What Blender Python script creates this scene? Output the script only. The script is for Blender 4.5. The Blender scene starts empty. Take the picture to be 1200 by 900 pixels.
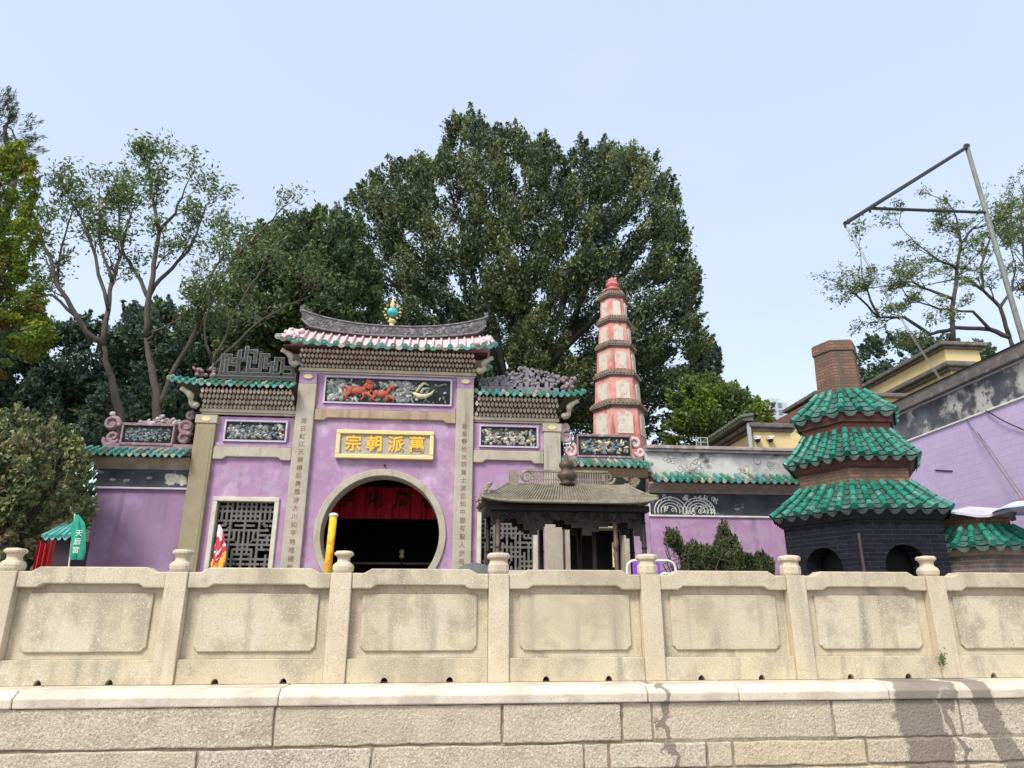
import bpy, bmesh, math, random
import numpy as np
from mathutils import Vector, Matrix
C = bpy.context.scene
COL = C.collection
random.seed(7); RNG = np.random.default_rng(7)

# ------------------------------------------------------------------ camera
FPX, YAW, PITCH = 823.63, 0.0989392, 0.321590
CAM = Vector((-0.62872, -7.71942, 0.62214))
cam = bpy.data.cameras.new('camera'); camo = bpy.data.objects.new('camera', cam); COL.objects.link(camo)
cam.sensor_width = 36; cam.lens = 36*FPX/1200; cam.clip_start = 0.05; cam.clip_end = 3000
camo.location = CAM; camo.rotation_euler = (math.pi/2+PITCH, 0, -YAW)
C.camera = camo
FW = Vector((math.sin(YAW)*math.cos(PITCH), math.cos(YAW)*math.cos(PITCH), math.sin(PITCH)))
RT = Vector((math.cos(YAW), -math.sin(YAW), 0)); UP = RT.cross(FW)
def ray(px, py): return FW + RT*((px-600)/FPX) + UP*((450-py)/FPX)
def W(px, py, Y):
    d = ray(px, py); return CAM + d*((Y-CAM.y)/d.y)
def WX(px, py, X):
    d = ray(px, py); return CAM + d*((X-CAM.x)/d.x)

# ------------------------------------------------------------------ sky, sun, exposure
SUN_EL, SUN_AZ = 50, 215       # azimuth: compass style, 180 = behind the camera, larger = from the left
w = bpy.data.worlds.new('World'); C.world = w; w.use_nodes = True
nt = w.node_tree; nt.nodes.clear()
sky = nt.nodes.new('ShaderNodeTexSky'); sky.sky_type = 'NISHITA'; sky.sun_disc = False
sky.sun_elevation = math.radians(SUN_EL); sky.sun_rotation = math.radians(SUN_AZ)
sky.air_density = 1.0; sky.dust_density = 2.5; sky.ozone_density = 1.5
b1 = nt.nodes.new('ShaderNodeBackground'); b1.inputs[1].default_value = 0.05
b2 = nt.nodes.new('ShaderNodeBackground'); b2.inputs[1].default_value = 0.44
tc = nt.nodes.new('ShaderNodeTexCoord'); sep = nt.nodes.new('ShaderNodeSeparateXYZ')
nz = nt.nodes.new('ShaderNodeTexNoise'); nz.inputs['Scale'].default_value = 1.6; nz.inputs['Detail'].default_value = 6
mp = nt.nodes.new('ShaderNodeMapping'); mp.inputs['Scale'].default_value = (1, 1, 2.5)
ad = nt.nodes.new('ShaderNodeMath'); ad.operation = 'MULTIPLY_ADD'; ad.inputs[1].default_value = 0.85
rp = nt.nodes.new('ShaderNodeValToRGB')
rp.color_ramp.elements[0].position = 0.46; rp.color_ramp.elements[0].color = (0.82, 0.875, 0.925, 1)
rp.color_ramp.elements[1].position = 1.0; rp.color_ramp.elements[1].color = (0.66, 0.755, 0.885, 1)
nt.links.new(tc.outputs['Generated'], sep.inputs[0]); nt.links.new(tc.outputs['Generated'], mp.inputs[0])
nt.links.new(mp.outputs[0], nz.inputs[0]); nt.links.new(nz.outputs[0], ad.inputs[0]); nt.links.new(sep.outputs[2], ad.inputs[2])
nt.links.new(ad.outputs[0], rp.inputs[0]); nt.links.new(rp.outputs[0], b2.inputs[0])
adds = nt.nodes.new('ShaderNodeAddShader'); wo = nt.nodes.new('ShaderNodeOutputWorld')
nt.links.new(sky.outputs[0], b1.inputs[0]); nt.links.new(b1.outputs[0], adds.inputs[0]); nt.links.new(b2.outputs[0], adds.inputs[1])
nt.links.new(adds.outputs[0], wo.inputs[0])
sl = bpy.data.lights.new('sun', 'SUN'); sl.energy = 1.75; sl.angle = math.radians(16); sl.color = (1.0, 0.96, 0.90)
so = bpy.data.objects.new('sun', sl); COL.objects.link(so)
az = math.radians(SUN_AZ); el = math.radians(SUN_EL)
sdir = Vector((math.sin(az)*math.cos(el), math.cos(az)*math.cos(el), math.sin(el)))
so.rotation_euler = sdir.to_track_quat('Z', 'Y').to_euler(); so.location = (-10, -20, 30)
C.view_settings.view_transform = 'Standard'; C.view_settings.look = 'None'
C.view_settings.exposure = 0.95; C.view_settings.gamma = 1; C.view_settings.use_curve_mapping = False

# ------------------------------------------------------------------ materials
def S(r, g, b):      # sRGB 0-255 to linear
    f = lambda c: (c/255/12.92 if c/255 <= 0.04045 else ((c/255+0.055)/1.055)**2.4)
    return (f(r), f(g), f(b), 1)
MATS = {}
def M(name, c1, c2=None, scale=4.0, lo=0.35, hi=0.65, rough=0.8, bump=0.0, bscale=None, detail=6, c3=None, s3=12, lo3=0.55, hi3=0.62,
      metal=0.0, speck=None, stretch=(1, 1, 1), coat=0.0, brick=None, trans=0.0, stain=None, damp=None, blotch=None, vary=None):
    m = bpy.data.materials.new(name); m.use_nodes = True; n = m.node_tree; N = n.nodes; L = n.links
    bs = N['Principled BSDF']; bs.inputs['Roughness'].default_value = rough; bs.inputs['Metallic'].default_value = metal
    if coat: bs.inputs['Coat Weight'].default_value = coat
    co = N.new('ShaderNodeTexCoord'); oi = N.new('ShaderNodeObjectInfo'); va = N.new('ShaderNodeVectorMath'); va.operation = 'ADD'
    ml = N.new('ShaderNodeMath'); ml.operation = 'MULTIPLY'; ml.inputs[1].default_value = 37.0
    L.new(oi.outputs['Random'], ml.inputs[0]); L.new(co.outputs['Object'], va.inputs[0]); L.new(ml.outputs[0], va.inputs[1])
    mpn = N.new('ShaderNodeMapping'); mpn.inputs['Scale'].default_value = stretch; L.new(va.outputs[0], mpn.inputs[0])
    def noise(sc, de=detail):
        t = N.new('ShaderNodeTexNoise'); t.inputs['Scale'].default_value = sc; t.inputs['Detail'].default_value = de
        t.inputs['Roughness'].default_value = 0.6; L.new(mpn.outputs[0], t.inputs['Vector']); return t.outputs[0]
    def ramp(src, a, b):
        r = N.new('ShaderNodeMapRange'); r.inputs[1].default_value = a; r.inputs[2].default_value = b; L.new(src, r.inputs[0]); return r.outputs[0]
    def mix(f, a, b):
        x = N.new('ShaderNodeMix'); x.data_type = 'RGBA'; L.new(f, x.inputs[0])
        for s, v in ((6, a), (7, b)):
            if isinstance(v, tuple): x.inputs[s].default_value = v
            else: L.new(v, x.inputs[s])
        return x.outputs[2]
    col = c1
    if brick:
        bw, bh, mc = brick[:3]
        br = N.new('ShaderNodeTexBrick'); br.inputs['Scale'].default_value = 1.0; br.inputs['Brick Width'].default_value = bw
        br.inputs['Row Height'].default_value = bh; br.inputs['Mortar Size'].default_value = brick[3] if len(brick) > 3 else 0.006
        br.inputs['Mortar'].default_value = mc; br.inputs['Color1'].default_value = c1; br.inputs['Color2'].default_value = c2 or c1
        # box-map: swap axes so courses run level on every vertical face
        sp = N.new('ShaderNodeSeparateXYZ'); cb = N.new('ShaderNodeCombineXYZ'); L.new(co.outputs['Object'], sp.inputs[0])
        geo = N.new('ShaderNodeNewGeometry'); sn = N.new('ShaderNodeSeparateXYZ'); L.new(geo.outputs['Normal'], sn.inputs[0])
        # along = x*ny - y*nx (distance along the wall)
        m1 = N.new('ShaderNodeMath'); m1.operation = 'MULTIPLY'; L.new(sp.outputs[0], m1.inputs[0]); L.new(sn.outputs[1], m1.inputs[1])
        m2 = N.new('ShaderNodeMath'); m2.operation = 'MULTIPLY'; L.new(sp.outputs[1], m2.inputs[0]); L.new(sn.outputs[0], m2.inputs[1])
        m3 = N.new('ShaderNodeMath'); m3.operation = 'SUBTRACT'; L.new(m1.outputs[0], m3.inputs[0]); L.new(m2.outputs[0], m3.inputs[1])
        L.new(m3.outputs[0], cb.inputs[0]); L.new(sp.outputs[2], cb.inputs[1]); L.new(cb.outputs[0], br.inputs['Vector'])
        col = mix(ramp(noise(scale), lo, hi), br.outputs[0], c3) if c3 else br.outputs[0]
    else:
        if c2: col = mix(ramp(noise(scale), lo, hi), c1, c2)
        if c3: col = mix(ramp(noise(s3), lo3, hi3), col, c3)
    if stain:      # streaky run-off stains with their own shape
        sc_, cs, a_, b_ = stain
        mp2 = N.new('ShaderNodeMapping'); mp2.inputs['Scale'].default_value = (1, 1, 0.12); L.new(va.outputs[0], mp2.inputs[0])
        t = N.new('ShaderNodeTexNoise'); t.inputs['Scale'].default_value = sc_; t.inputs['Detail'].default_value = 5; L.new(mp2.outputs[0], t.inputs['Vector'])
        col = mix(ramp(t.outputs[0], a_, b_), col, cs)
    if blotch:
        bs_, bc, ba, bb = blotch; col = mix(ramp(noise(bs_, 8), ba, bb), col, bc)
    if speck:
        col = mix(ramp(noise(speck[0], 2), speck[2], speck[3]), col, speck[1])
        if len(speck) > 4: col = mix(ramp(noise(speck[0]*0.8+3, 2), speck[2], speck[3]), col, speck[4])
    if vary:
        vm = N.new('ShaderNodeMath'); vm.operation = 'MULTIPLY'; vm.inputs[1].default_value = .38; L.new(oi.outputs['Random'], vm.inputs[0]); col = mix(vm.outputs[0], col, vary)
    if damp:      # run-off streams: (centre x, half width, lean) in object space
        spd = N.new('ShaderNodeSeparateXYZ'); L.new(co.outputs['Object'], spd.inputs[0])
        tn = N.new('ShaderNodeTexNoise'); tn.inputs['Scale'].default_value = 3.2; tn.inputs['Detail'].default_value = 6; L.new(co.outputs['Object'], tn.inputs['Vector'])
        def mth(op, a, b=None):
            q = N.new('ShaderNodeMath'); q.operation = op
            for i_, v_ in enumerate((a, b)):
                if v_ is None: continue
                if isinstance(v_, (int, float)): q.inputs[i_].default_value = v_
                else: L.new(v_, q.inputs[i_])
            return q.outputs[0]
        xx = mth('ADD', spd.outputs[0], mth('MULTIPLY', mth('SUBTRACT', tn.outputs[0], .5), .55)); acc = None
        for (xc, hw, le) in damp[0]:
            dd = mth('SUBTRACT', 1.0, mth('DIVIDE', mth('ABSOLUTE', mth('SUBTRACT', mth('ADD', xx, mth('MULTIPLY', spd.outputs[2], le)), xc)), hw))
            acc = dd if acc is None else mth('MAXIMUM', acc, dd)
        col = mix(mth('MULTIPLY', ramp(acc, 0.0, .14), .72), col, damp[1])
    if isinstance(col, tuple): bs.inputs['Base Color'].default_value = col
    else: L.new(col, bs.inputs['Base Color'])
    if bump:
        bp = N.new('ShaderNodeBump'); bp.inputs['Strength'].default_value = bump; bp.inputs['Distance'].default_value = 0.02
        L.new(noise(bscale or scale*6), bp.inputs['Height']); L.new(bp.outputs[0], bs.inputs['Normal'])
    if trans:
        tr = N.new('ShaderNodeBsdfTranslucent'); mx = N.new('ShaderNodeMixShader'); mx.inputs[0].default_value = trans
        if isinstance(col, tuple): tr.inputs[0].default_value = col
        else: L.new(col, tr.inputs[0])
        L.new(bs.outputs[0], mx.inputs[1]); L.new(tr.outputs[0], mx.inputs[2]); L.new(mx.outputs[0], N['Material Output'].inputs[0])
    MATS[name] = m; return m
def L_(r, g, b): return (r, g, b, 1)
granite = M('granite', L_(.62, .525, .36), L_(.48, .395, .265), 2.2, .38, .66, rough=.85, bump=.25, bscale=60, c3=L_(.68, .62, .49), s3=1.1, lo3=.5, hi3=.75,
            speck=(95, L_(.22, .19, .15), .60, .68, L_(.74, .70, .62)), stain=(5.2, L_(.25, .22, .165), .54, .74), blotch=(2.4, L_(.37, .31, .215), .50, .64), vary=L_(.48, .405, .28))
granite_post = M('granite_post', L_(.66, .55, .39), L_(.54, .44, .30), 3, rough=.85, bump=.25, bscale=70, speck=(100, L_(.2, .17, .14), .60, .68, L_(.72, .66, .6)), stain=(5, L_(.30, .26, .2), .56, .76), vary=L_(.52, .44, .31))
coping_m = M('coping_stone', L_(.70, .62, .48), L_(.48, .41, .31), 2.6, .40, .66, rough=.85, bump=.3, bscale=40, damp=([(4.20, .27, -.05), (5.22, .17, .35), (4.62, .035, .1), (1.55, .03, 0)], L_(.13, .105, .085)), speck=(80, L_(.33, .29, .22), .62, .7))
BLK = [M('rough_granite', L_(.60, .51, .365), L_(.47, .395, .28), 3, rough=.92, bump=.9, bscale=38, damp=([(4.20, .27, -.05), (5.22, .17, .35), (4.62, .035, .1), (1.55, .03, 0)], L_(.13, .105, .085)), blotch=(2.2, L_(.40, .325, .225), .50, .66), vary=L_(.54, .45, .31), speck=(62, L_(.24, .22, .19), .52, .66, L_(.68, .64, .56))),
       M('warm_granite', L_(.64, .505, .33), L_(.51, .40, .26), 3, rough=.92, bump=.9, bscale=38, damp=([(4.20, .27, -.05), (5.22, .17, .35), (4.62, .035, .1), (1.55, .03, 0)], L_(.13, .105, .085)), blotch=(2.2, L_(.40, .325, .225), .50, .66), vary=L_(.54, .45, .31), speck=(62, L_(.27, .22, .16), .54, .68, L_(.70, .60, .46))),
       M('pink_granite', L_(.60, .49, .35), L_(.48, .39, .275), 3, rough=.92, bump=.9, bscale=38, damp=([(4.20, .27, -.05), (5.22, .17, .35), (4.62, .035, .1), (1.55, .03, 0)], L_(.13, .105, .085)), blotch=(2.2, L_(.40, .325, .225), .50, .66), vary=L_(.54, .45, .31), speck=(62, L_(.25, .22, .18), .54, .68, L_(.70, .63, .53)))]
wet_m = M('damp_granite', L_(.13, .105, .08), L_(.20, .165, .13), 4, rough=.6, bump=.9, bscale=38, speck=(62, L_(.05, .05, .04), .54, .66, L_(.34, .3, .26)))
mortar = M('mortar', L_(.20, .155, .11), L_(.36, .295, .215), 9, rough=.95, bump=.6)
purple = M('purple_limewash', L_(.43, .245, .395), L_(.35, .20, .335), 1.6, .35, .7, rough=.9, bump=.12, bscale=25, blotch=(5.5, L_(.40, .29, .39), .50, .64), c3=L_(.55, .39, .53), s3=2.6, lo3=.50, hi3=.70, stain=(5.0, L_(.30, .19, .28), .54, .74))
purple_dk = M('mauve_limewash', L_(.31, .19, .30), L_(.25, .155, .24), 1.2, .3, .7, rough=.9, bump=.12, bscale=20, stain=(4, L_(.22, .15, .21), .54, .75), c3=L_(.38, .25, .42), s3=1.6, lo3=.5, hi3=.7)
lavender = M('lavender_brick_paint', L_(.56, .45, .64), L_(.53, .42, .61), 1.5, rough=.85, bump=.1, brick=(.36, .125, L_(.43, .33, .56), .005), c3=L_(.60, .47, .66), lo=.5, hi=.7)
stone = M('grey_stone', L_(.50, .45, .35), L_(.40, .35, .265), 3, rough=.9, bump=.25, bscale=40, speck=(70, L_(.25, .22, .17), .58, .7), stain=(6, L_(.26, .225, .16), .58, .75))
stone_ochre = M('ochre_stone', L_(.36, .285, .17), L_(.29, .24, .15), 3, rough=.9, bump=.25, bscale=40, stain=(5, L_(.22, .18, .11), .55, .7), speck=(70, L_(.2, .17, .11), .6, .7))
stone_brown = M('brown_beam_stone', L_(.46, .34, .23), L_(.36, .26, .17), 3, rough=.9, bump=.2, stain=(8, L_(.25, .18, .11), .55, .75))
cream = M('cream_plaster', L_(.62, .55, .42), L_(.50, .43, .32), 5, rough=.85, bump=.2)
gold_frame = M('yellow_frame_paint', L_(.78, .62, .22), L_(.70, .60, .34), 4, rough=.6, bump=.1)
gold = M('gold_leaf', L_(.85, .55, .04), L_(.80, .42, .03), 20, rough=.45)
board = M('pale_sign_board', L_(.46, .40, .33), L_(.38, .33, .27), 6, rough=.8, speck=(60, L_(.3, .27, .22), .55, .7))
redpaint = M('faded_red_letter_paint', L_(.20, .09, .06), L_(.32, .21, .15), 15, rough=.8)
darkred = M('dark_red_brick', L_(.10, .022, .016), L_(.05, .018, .016), 10, rough=.9)
lobe = M('weathered_bracket_stone', L_(.58, .51, .41), L_(.38, .33, .27), 14, .4, .65, rough=.9, bump=.2)
lobe2 = M('brown_bracket_stone', L_(.40, .30, .24), L_(.46, .36, .28), 14, rough=.9)
white = M('white_trim', L_(.78, .76, .68), L_(.64, .62, .54), 6, rough=.7)
pale_trim = M('pale_purple_trim', L_(.60, .54, .60), L_(.50, .42, .52), 6, rough=.8)
black_in = M('dark_interior', L_(.012, .011, .014), L_(.02, .017, .018), 2, rough=.9)  # near-black, so the shade inside rooms and openings is in the colour
grille = M('grey_lattice_stone', L_(.17, .16, .145), L_(.12, .11, .10), 6, rough=.85, bump=.2)
slate = M('dark_relief_ground', L_(.035, .04, .045), L_(.075, .085, .08), 8, rough=.85, bump=.3)
FIG = [M('relief_grey', L_(.30, .31, .29), L_(.16, .17, .17), 12, rough=.85), M('relief_pale', L_(.55, .53, .46), L_(.35, .34, .31), 12, rough=.85),
       M('relief_green', L_(.17, .24, .17), L_(.10, .15, .14), 12, rough=.85), M('relief_blue', L_(.09, .14, .22), L_(.16, .20, .26), 12, rough=.85),
       M('relief_red', L_(.50, .085, .045), L_(.38, .11, .07), 12, rough=.8), M('relief_ochre', L_(.45, .28, .12), L_(.32, .20, .12), 12, rough=.85),
       M('relief_cream', L_(.72, .64, .42), L_(.56, .47, .28), 12, rough=.8)]
pinkpl = M('pink_plaster', L_(.70, .46, .47), L_(.62, .52, .50), 7, .4, .65, rough=.85, bump=.3, c3=L_(.42, .24, .24), s3=14, lo3=.58, hi3=.68)
pinkdk = M('weathered_pink_plaster', L_(.34, .22, .23), L_(.20, .14, .15), 9, rough=.9, bump=.4, c3=L_(.5, .36, .38), s3=8, lo3=.55, hi3=.65)
ridge_m = M('dark_ridge_plaster', L_(.085, .08, .075), L_(.17, .16, .15), 7, .4, .65, rough=.9, bump=.6, bscale=30, c3=L_(.42, .41, .40), s3=26, lo3=.6, hi3=.68)
crest_dk = M('black_fret_plaster', L_(.03, .03, .033), L_(.07, .07, .07), 12, rough=.9)
crest_gr = M('grey_fret_plaster', L_(.17, .155, .17), L_(.30, .27, .29), 10, rough=.9, bump=.4, c3=L_(.08, .075, .08), s3=16, lo3=.56, hi3=.66)
GT = [M('green_tile_end', L_(.03, .16, .10), L_(.05, .24, .15), 9, rough=.35, coat=.3), M('teal_tile_end', L_(.045, .22, .21), L_(.09, .33, .31), 9, rough=.35, coat=.3),
      M('pale_tile_end', L_(.36, .38, .28), L_(.24, .32, .24), 9, rough=.5), M('mossy_tile', L_(.10, .13, .09), L_(.17, .14, .11), 9, rough=.8)]
glaze = M('green_glaze', L_(.010, .16, .105), L_(.016, .235, .155), 6, rough=.42, coat=.15, c3=L_(.012, .09, .06), s3=15, lo3=.57, hi3=.68)
glaze2 = M('dusty_green_glaze', L_(.035, .15, .115), L_(.09, .17, .14), 10, rough=.55, c3=L_(.03, .06, .05), s3=18, lo3=.5, hi3=.62)
glaze_dk = M('deep_green_glaze', L_(.010, .13, .085), L_(.015, .20, .13), 7, rough=.45, c3=L_(.012, .05, .035), s3=12, lo3=.5, hi3=.66)
glaze_pl = M('worn_green_glaze', L_(.04, .24, .165), L_(.03, .19, .13), 7, rough=.5, c3=L_(.20, .30, .22), s3=14, lo3=.55, hi3=.68)
pan_grime = M('grimy_pan_tile', L_(.02, .07, .05), L_(.05, .10, .08), 10, rough=.7)
drip = M('dark_drip_tile', L_(.045, .085, .07), L_(.09, .125, .10), 14, rough=.6)
brick = M('orange_brick', L_(.29, .14, .085), L_(.17, .09, .06), 3, .42, .72, rough=.95, bump=.6, bscale=40, brick=(.19, .052, L_(.10, .07, .055), .009), c3=L_(.12, .085, .06), stain=(5, L_(.10, .08, .06), .5, .7))
sootbrick = M('soot_black_brick', L_(.009, .010, .016), L_(.017, .018, .025), 2, rough=.75, bump=.4, bscale=40, brick=(.26, .062, L_(.045, .045, .05), .003), c3=L_(.012, .012, .016), lo=.5, hi=.62)
sootbrick.node_tree.nodes['Principled BSDF'].inputs['Specular IOR Level'].default_value = .12
redbrick = M('dark_red_tier_brick', L_(.15, .045, .035), L_(.09, .035, .03), 5, rough=.95, brick=(.2, .06, L_(.05, .035, .03), .008), c3=L_(.04, .025, .02), lo=.5, hi=.7)
bronze = M('weathered_bronze', L_(.30, .26, .18), L_(.20, .165, .115), 5, rough=.55, metal=.35, bump=.15, c3=L_(.36, .34, .25), s3=9, lo3=.5, hi3=.7)
bronze_dk = M('dark_bronze', L_(.014, .011, .010), L_(.032, .022, .018), 8, rough=.6, metal=.4, bump=.15)  # darkened so the shade under the pavilion roof sits in the colour
bronze_md = M('brown_bronze', L_(.13, .085, .06), L_(.075, .05, .04), 8, rough=.6, metal=.3)
pagred = M('pagoda_red_wash', L_(.60, .20, .16), L_(.66, .34, .28), 2.2, .38, .62, rough=.9, bump=.2, c3=L_(.62, .44, .37), s3=3.4, lo3=.54, hi3=.70, stain=(5, L_(.26, .10, .085), .54, .72))
pagwin = M('pagoda_niche_paint', L_(.68, .60, .47), L_(.58, .54, .46), 2.6, rough=.9, c3=L_(.60, .34, .28), s3=3.4, lo3=.53, hi3=.66, blotch=(7, L_(.42, .42, .37), .57, .68))
pagroof = M('mossy_pagoda_tile', L_(.26, .17, .13), L_(.13, .11, .08), 6, rough=.95, bump=.5)
dirtywhite = M('mould_stained_white_plaster', L_(.56, .55, .50), L_(.33, .325, .31), 1.7, .42, .6, rough=.9, bump=.2, c3=L_(.09, .085, .08), s3=2.1, lo3=.56, hi3=.66)
moulddark = M('painted_band_dark_mould', L_(.07, .075, .09), L_(.13, .135, .145), 1.8, .42, .58, rough=.9, bump=.2, c3=L_(.48, .46, .41), s3=1.5, lo3=.48, hi3=.56, blotch=(7, L_(.10, .10, .11), .54, .60))
bandpaint = M('faded_dark_painted_band', L_(.022, .026, .036), L_(.06, .065, .075), 3, rough=.7, c3=L_(.30, .30, .28), s3=5, lo3=.64, hi3=.69)
sand = M('sandy_cornice_plaster', L_(.36, .29, .22), L_(.25, .20, .15), 5, rough=.9, c3=L_(.40, .36, .30), s3=3, lo3=.5, hi3=.7)
concrete = M('grey_roof_coping', L_(.19, .165, .145), L_(.11, .10, .09), 4, rough=.95, bump=.4, c3=L_(.28, .24, .21), s3=6, lo3=.55, hi3=.7)
yellow = M('pale_yellow_wall', L_(.72, .56, .26), L_(.66, .52, .25), 1.5, rough=.9)
bark = M('bark', L_(.125, .10, .078), L_(.07, .056, .045), 5, rough=.95, bump=.6, stretch=(1, 1, .3), c3=L_(.20, .175, .14), s3=4, lo3=.58, hi3=.7)
bark_dk = M('dark_bark', L_(.085, .07, .055), L_(.05, .042, .035), 5, rough=.95, bump=.6)
def leaf(name, a, b, t=.25): return M(name, L_(*a), L_(*b), .9, .35, .65, rough=.6, trans=t, detail=3)
LB = [leaf('banyan_leaf', (0.065, 0.097, 0.040), (0.085, 0.127, 0.047)), leaf('banyan_leaf_bright', (0.153, 0.195, 0.059), (0.183, 0.206, 0.073)), leaf('banyan_leaf_deep', (.028, .048, .032), (.042, .066, .040))]  # random clump tones; the lightest is raised to imitate highlights on the crown
LD = [leaf('dark_leaf', (0.046, 0.076, 0.049), (0.068, 0.108, 0.062)), leaf('dark_leaf_cool', (0.059, 0.097, 0.076), (0.078, 0.116, 0.084)), leaf('dark_leaf_mid', (0.092, 0.142, 0.062), (0.070, 0.115, 0.054))]
LG = [leaf('green_leaf', (0.081, 0.132, 0.040), (0.115, 0.161, 0.052)), leaf('green_leaf_light', (0.149, 0.196, 0.057), (0.115, 0.167, 0.057)), leaf('green_leaf_deep', (0.052, 0.092, 0.037), (0.069, 0.115, 0.046))]
LY = [leaf('lime_leaf', (.36, .40, .03), (.27, .34, .035), .4), leaf('lime_leaf_deep', (.16, .23, .03), (.20, .28, .035), .35), leaf('rust_leaf', (.28, .13, .04), (.22, .20, .04), .3)]
LS = [leaf('sparse_leaf', (0.140, 0.225, 0.059), (0.180, 0.263, 0.072)), leaf('sparse_leaf_olive', (.20, .20, .085), (.15, .16, .065)), leaf('sparse_leaf_deep', (0.080, 0.138, 0.045), (0.100, 0.163, 0.050))]
LO = [leaf('olive_leaf', (.20, .24, .085), (.28, .30, .11), .2), leaf('olive_leaf_dark', (.10, .14, .055), (.14, .18, .065), .2), leaf('tan_leaf', (.32, .25, .13), (.25, .22, .10), .2)]
LJ = [leaf('juniper_leaf', (0.075, 0.106, 0.033), (0.112, 0.138, 0.043)), leaf('juniper_leaf_light', (0.138, 0.156, 0.044), (0.100, 0.125, 0.037)), leaf('juniper_leaf_deep', (.018, .032, .016), (.03, .045, .02))]
paving = M('granite_paving', L_(.30, .28, .25), L_(.22, .20, .18), 3, rough=.9, bump=.2)
asphalt = M('street_paving', L_(.20, .19, .18), L_(.26, .25, .23), 3, rough=.9, bump=.2, speck=(50, L_(.12, .12, .12), .55, .68))
earth = M('hillside_earth', L_(.06, .07, .035), L_(.045, .05, .03), .8, rough=1.0, bump=.5)

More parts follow.
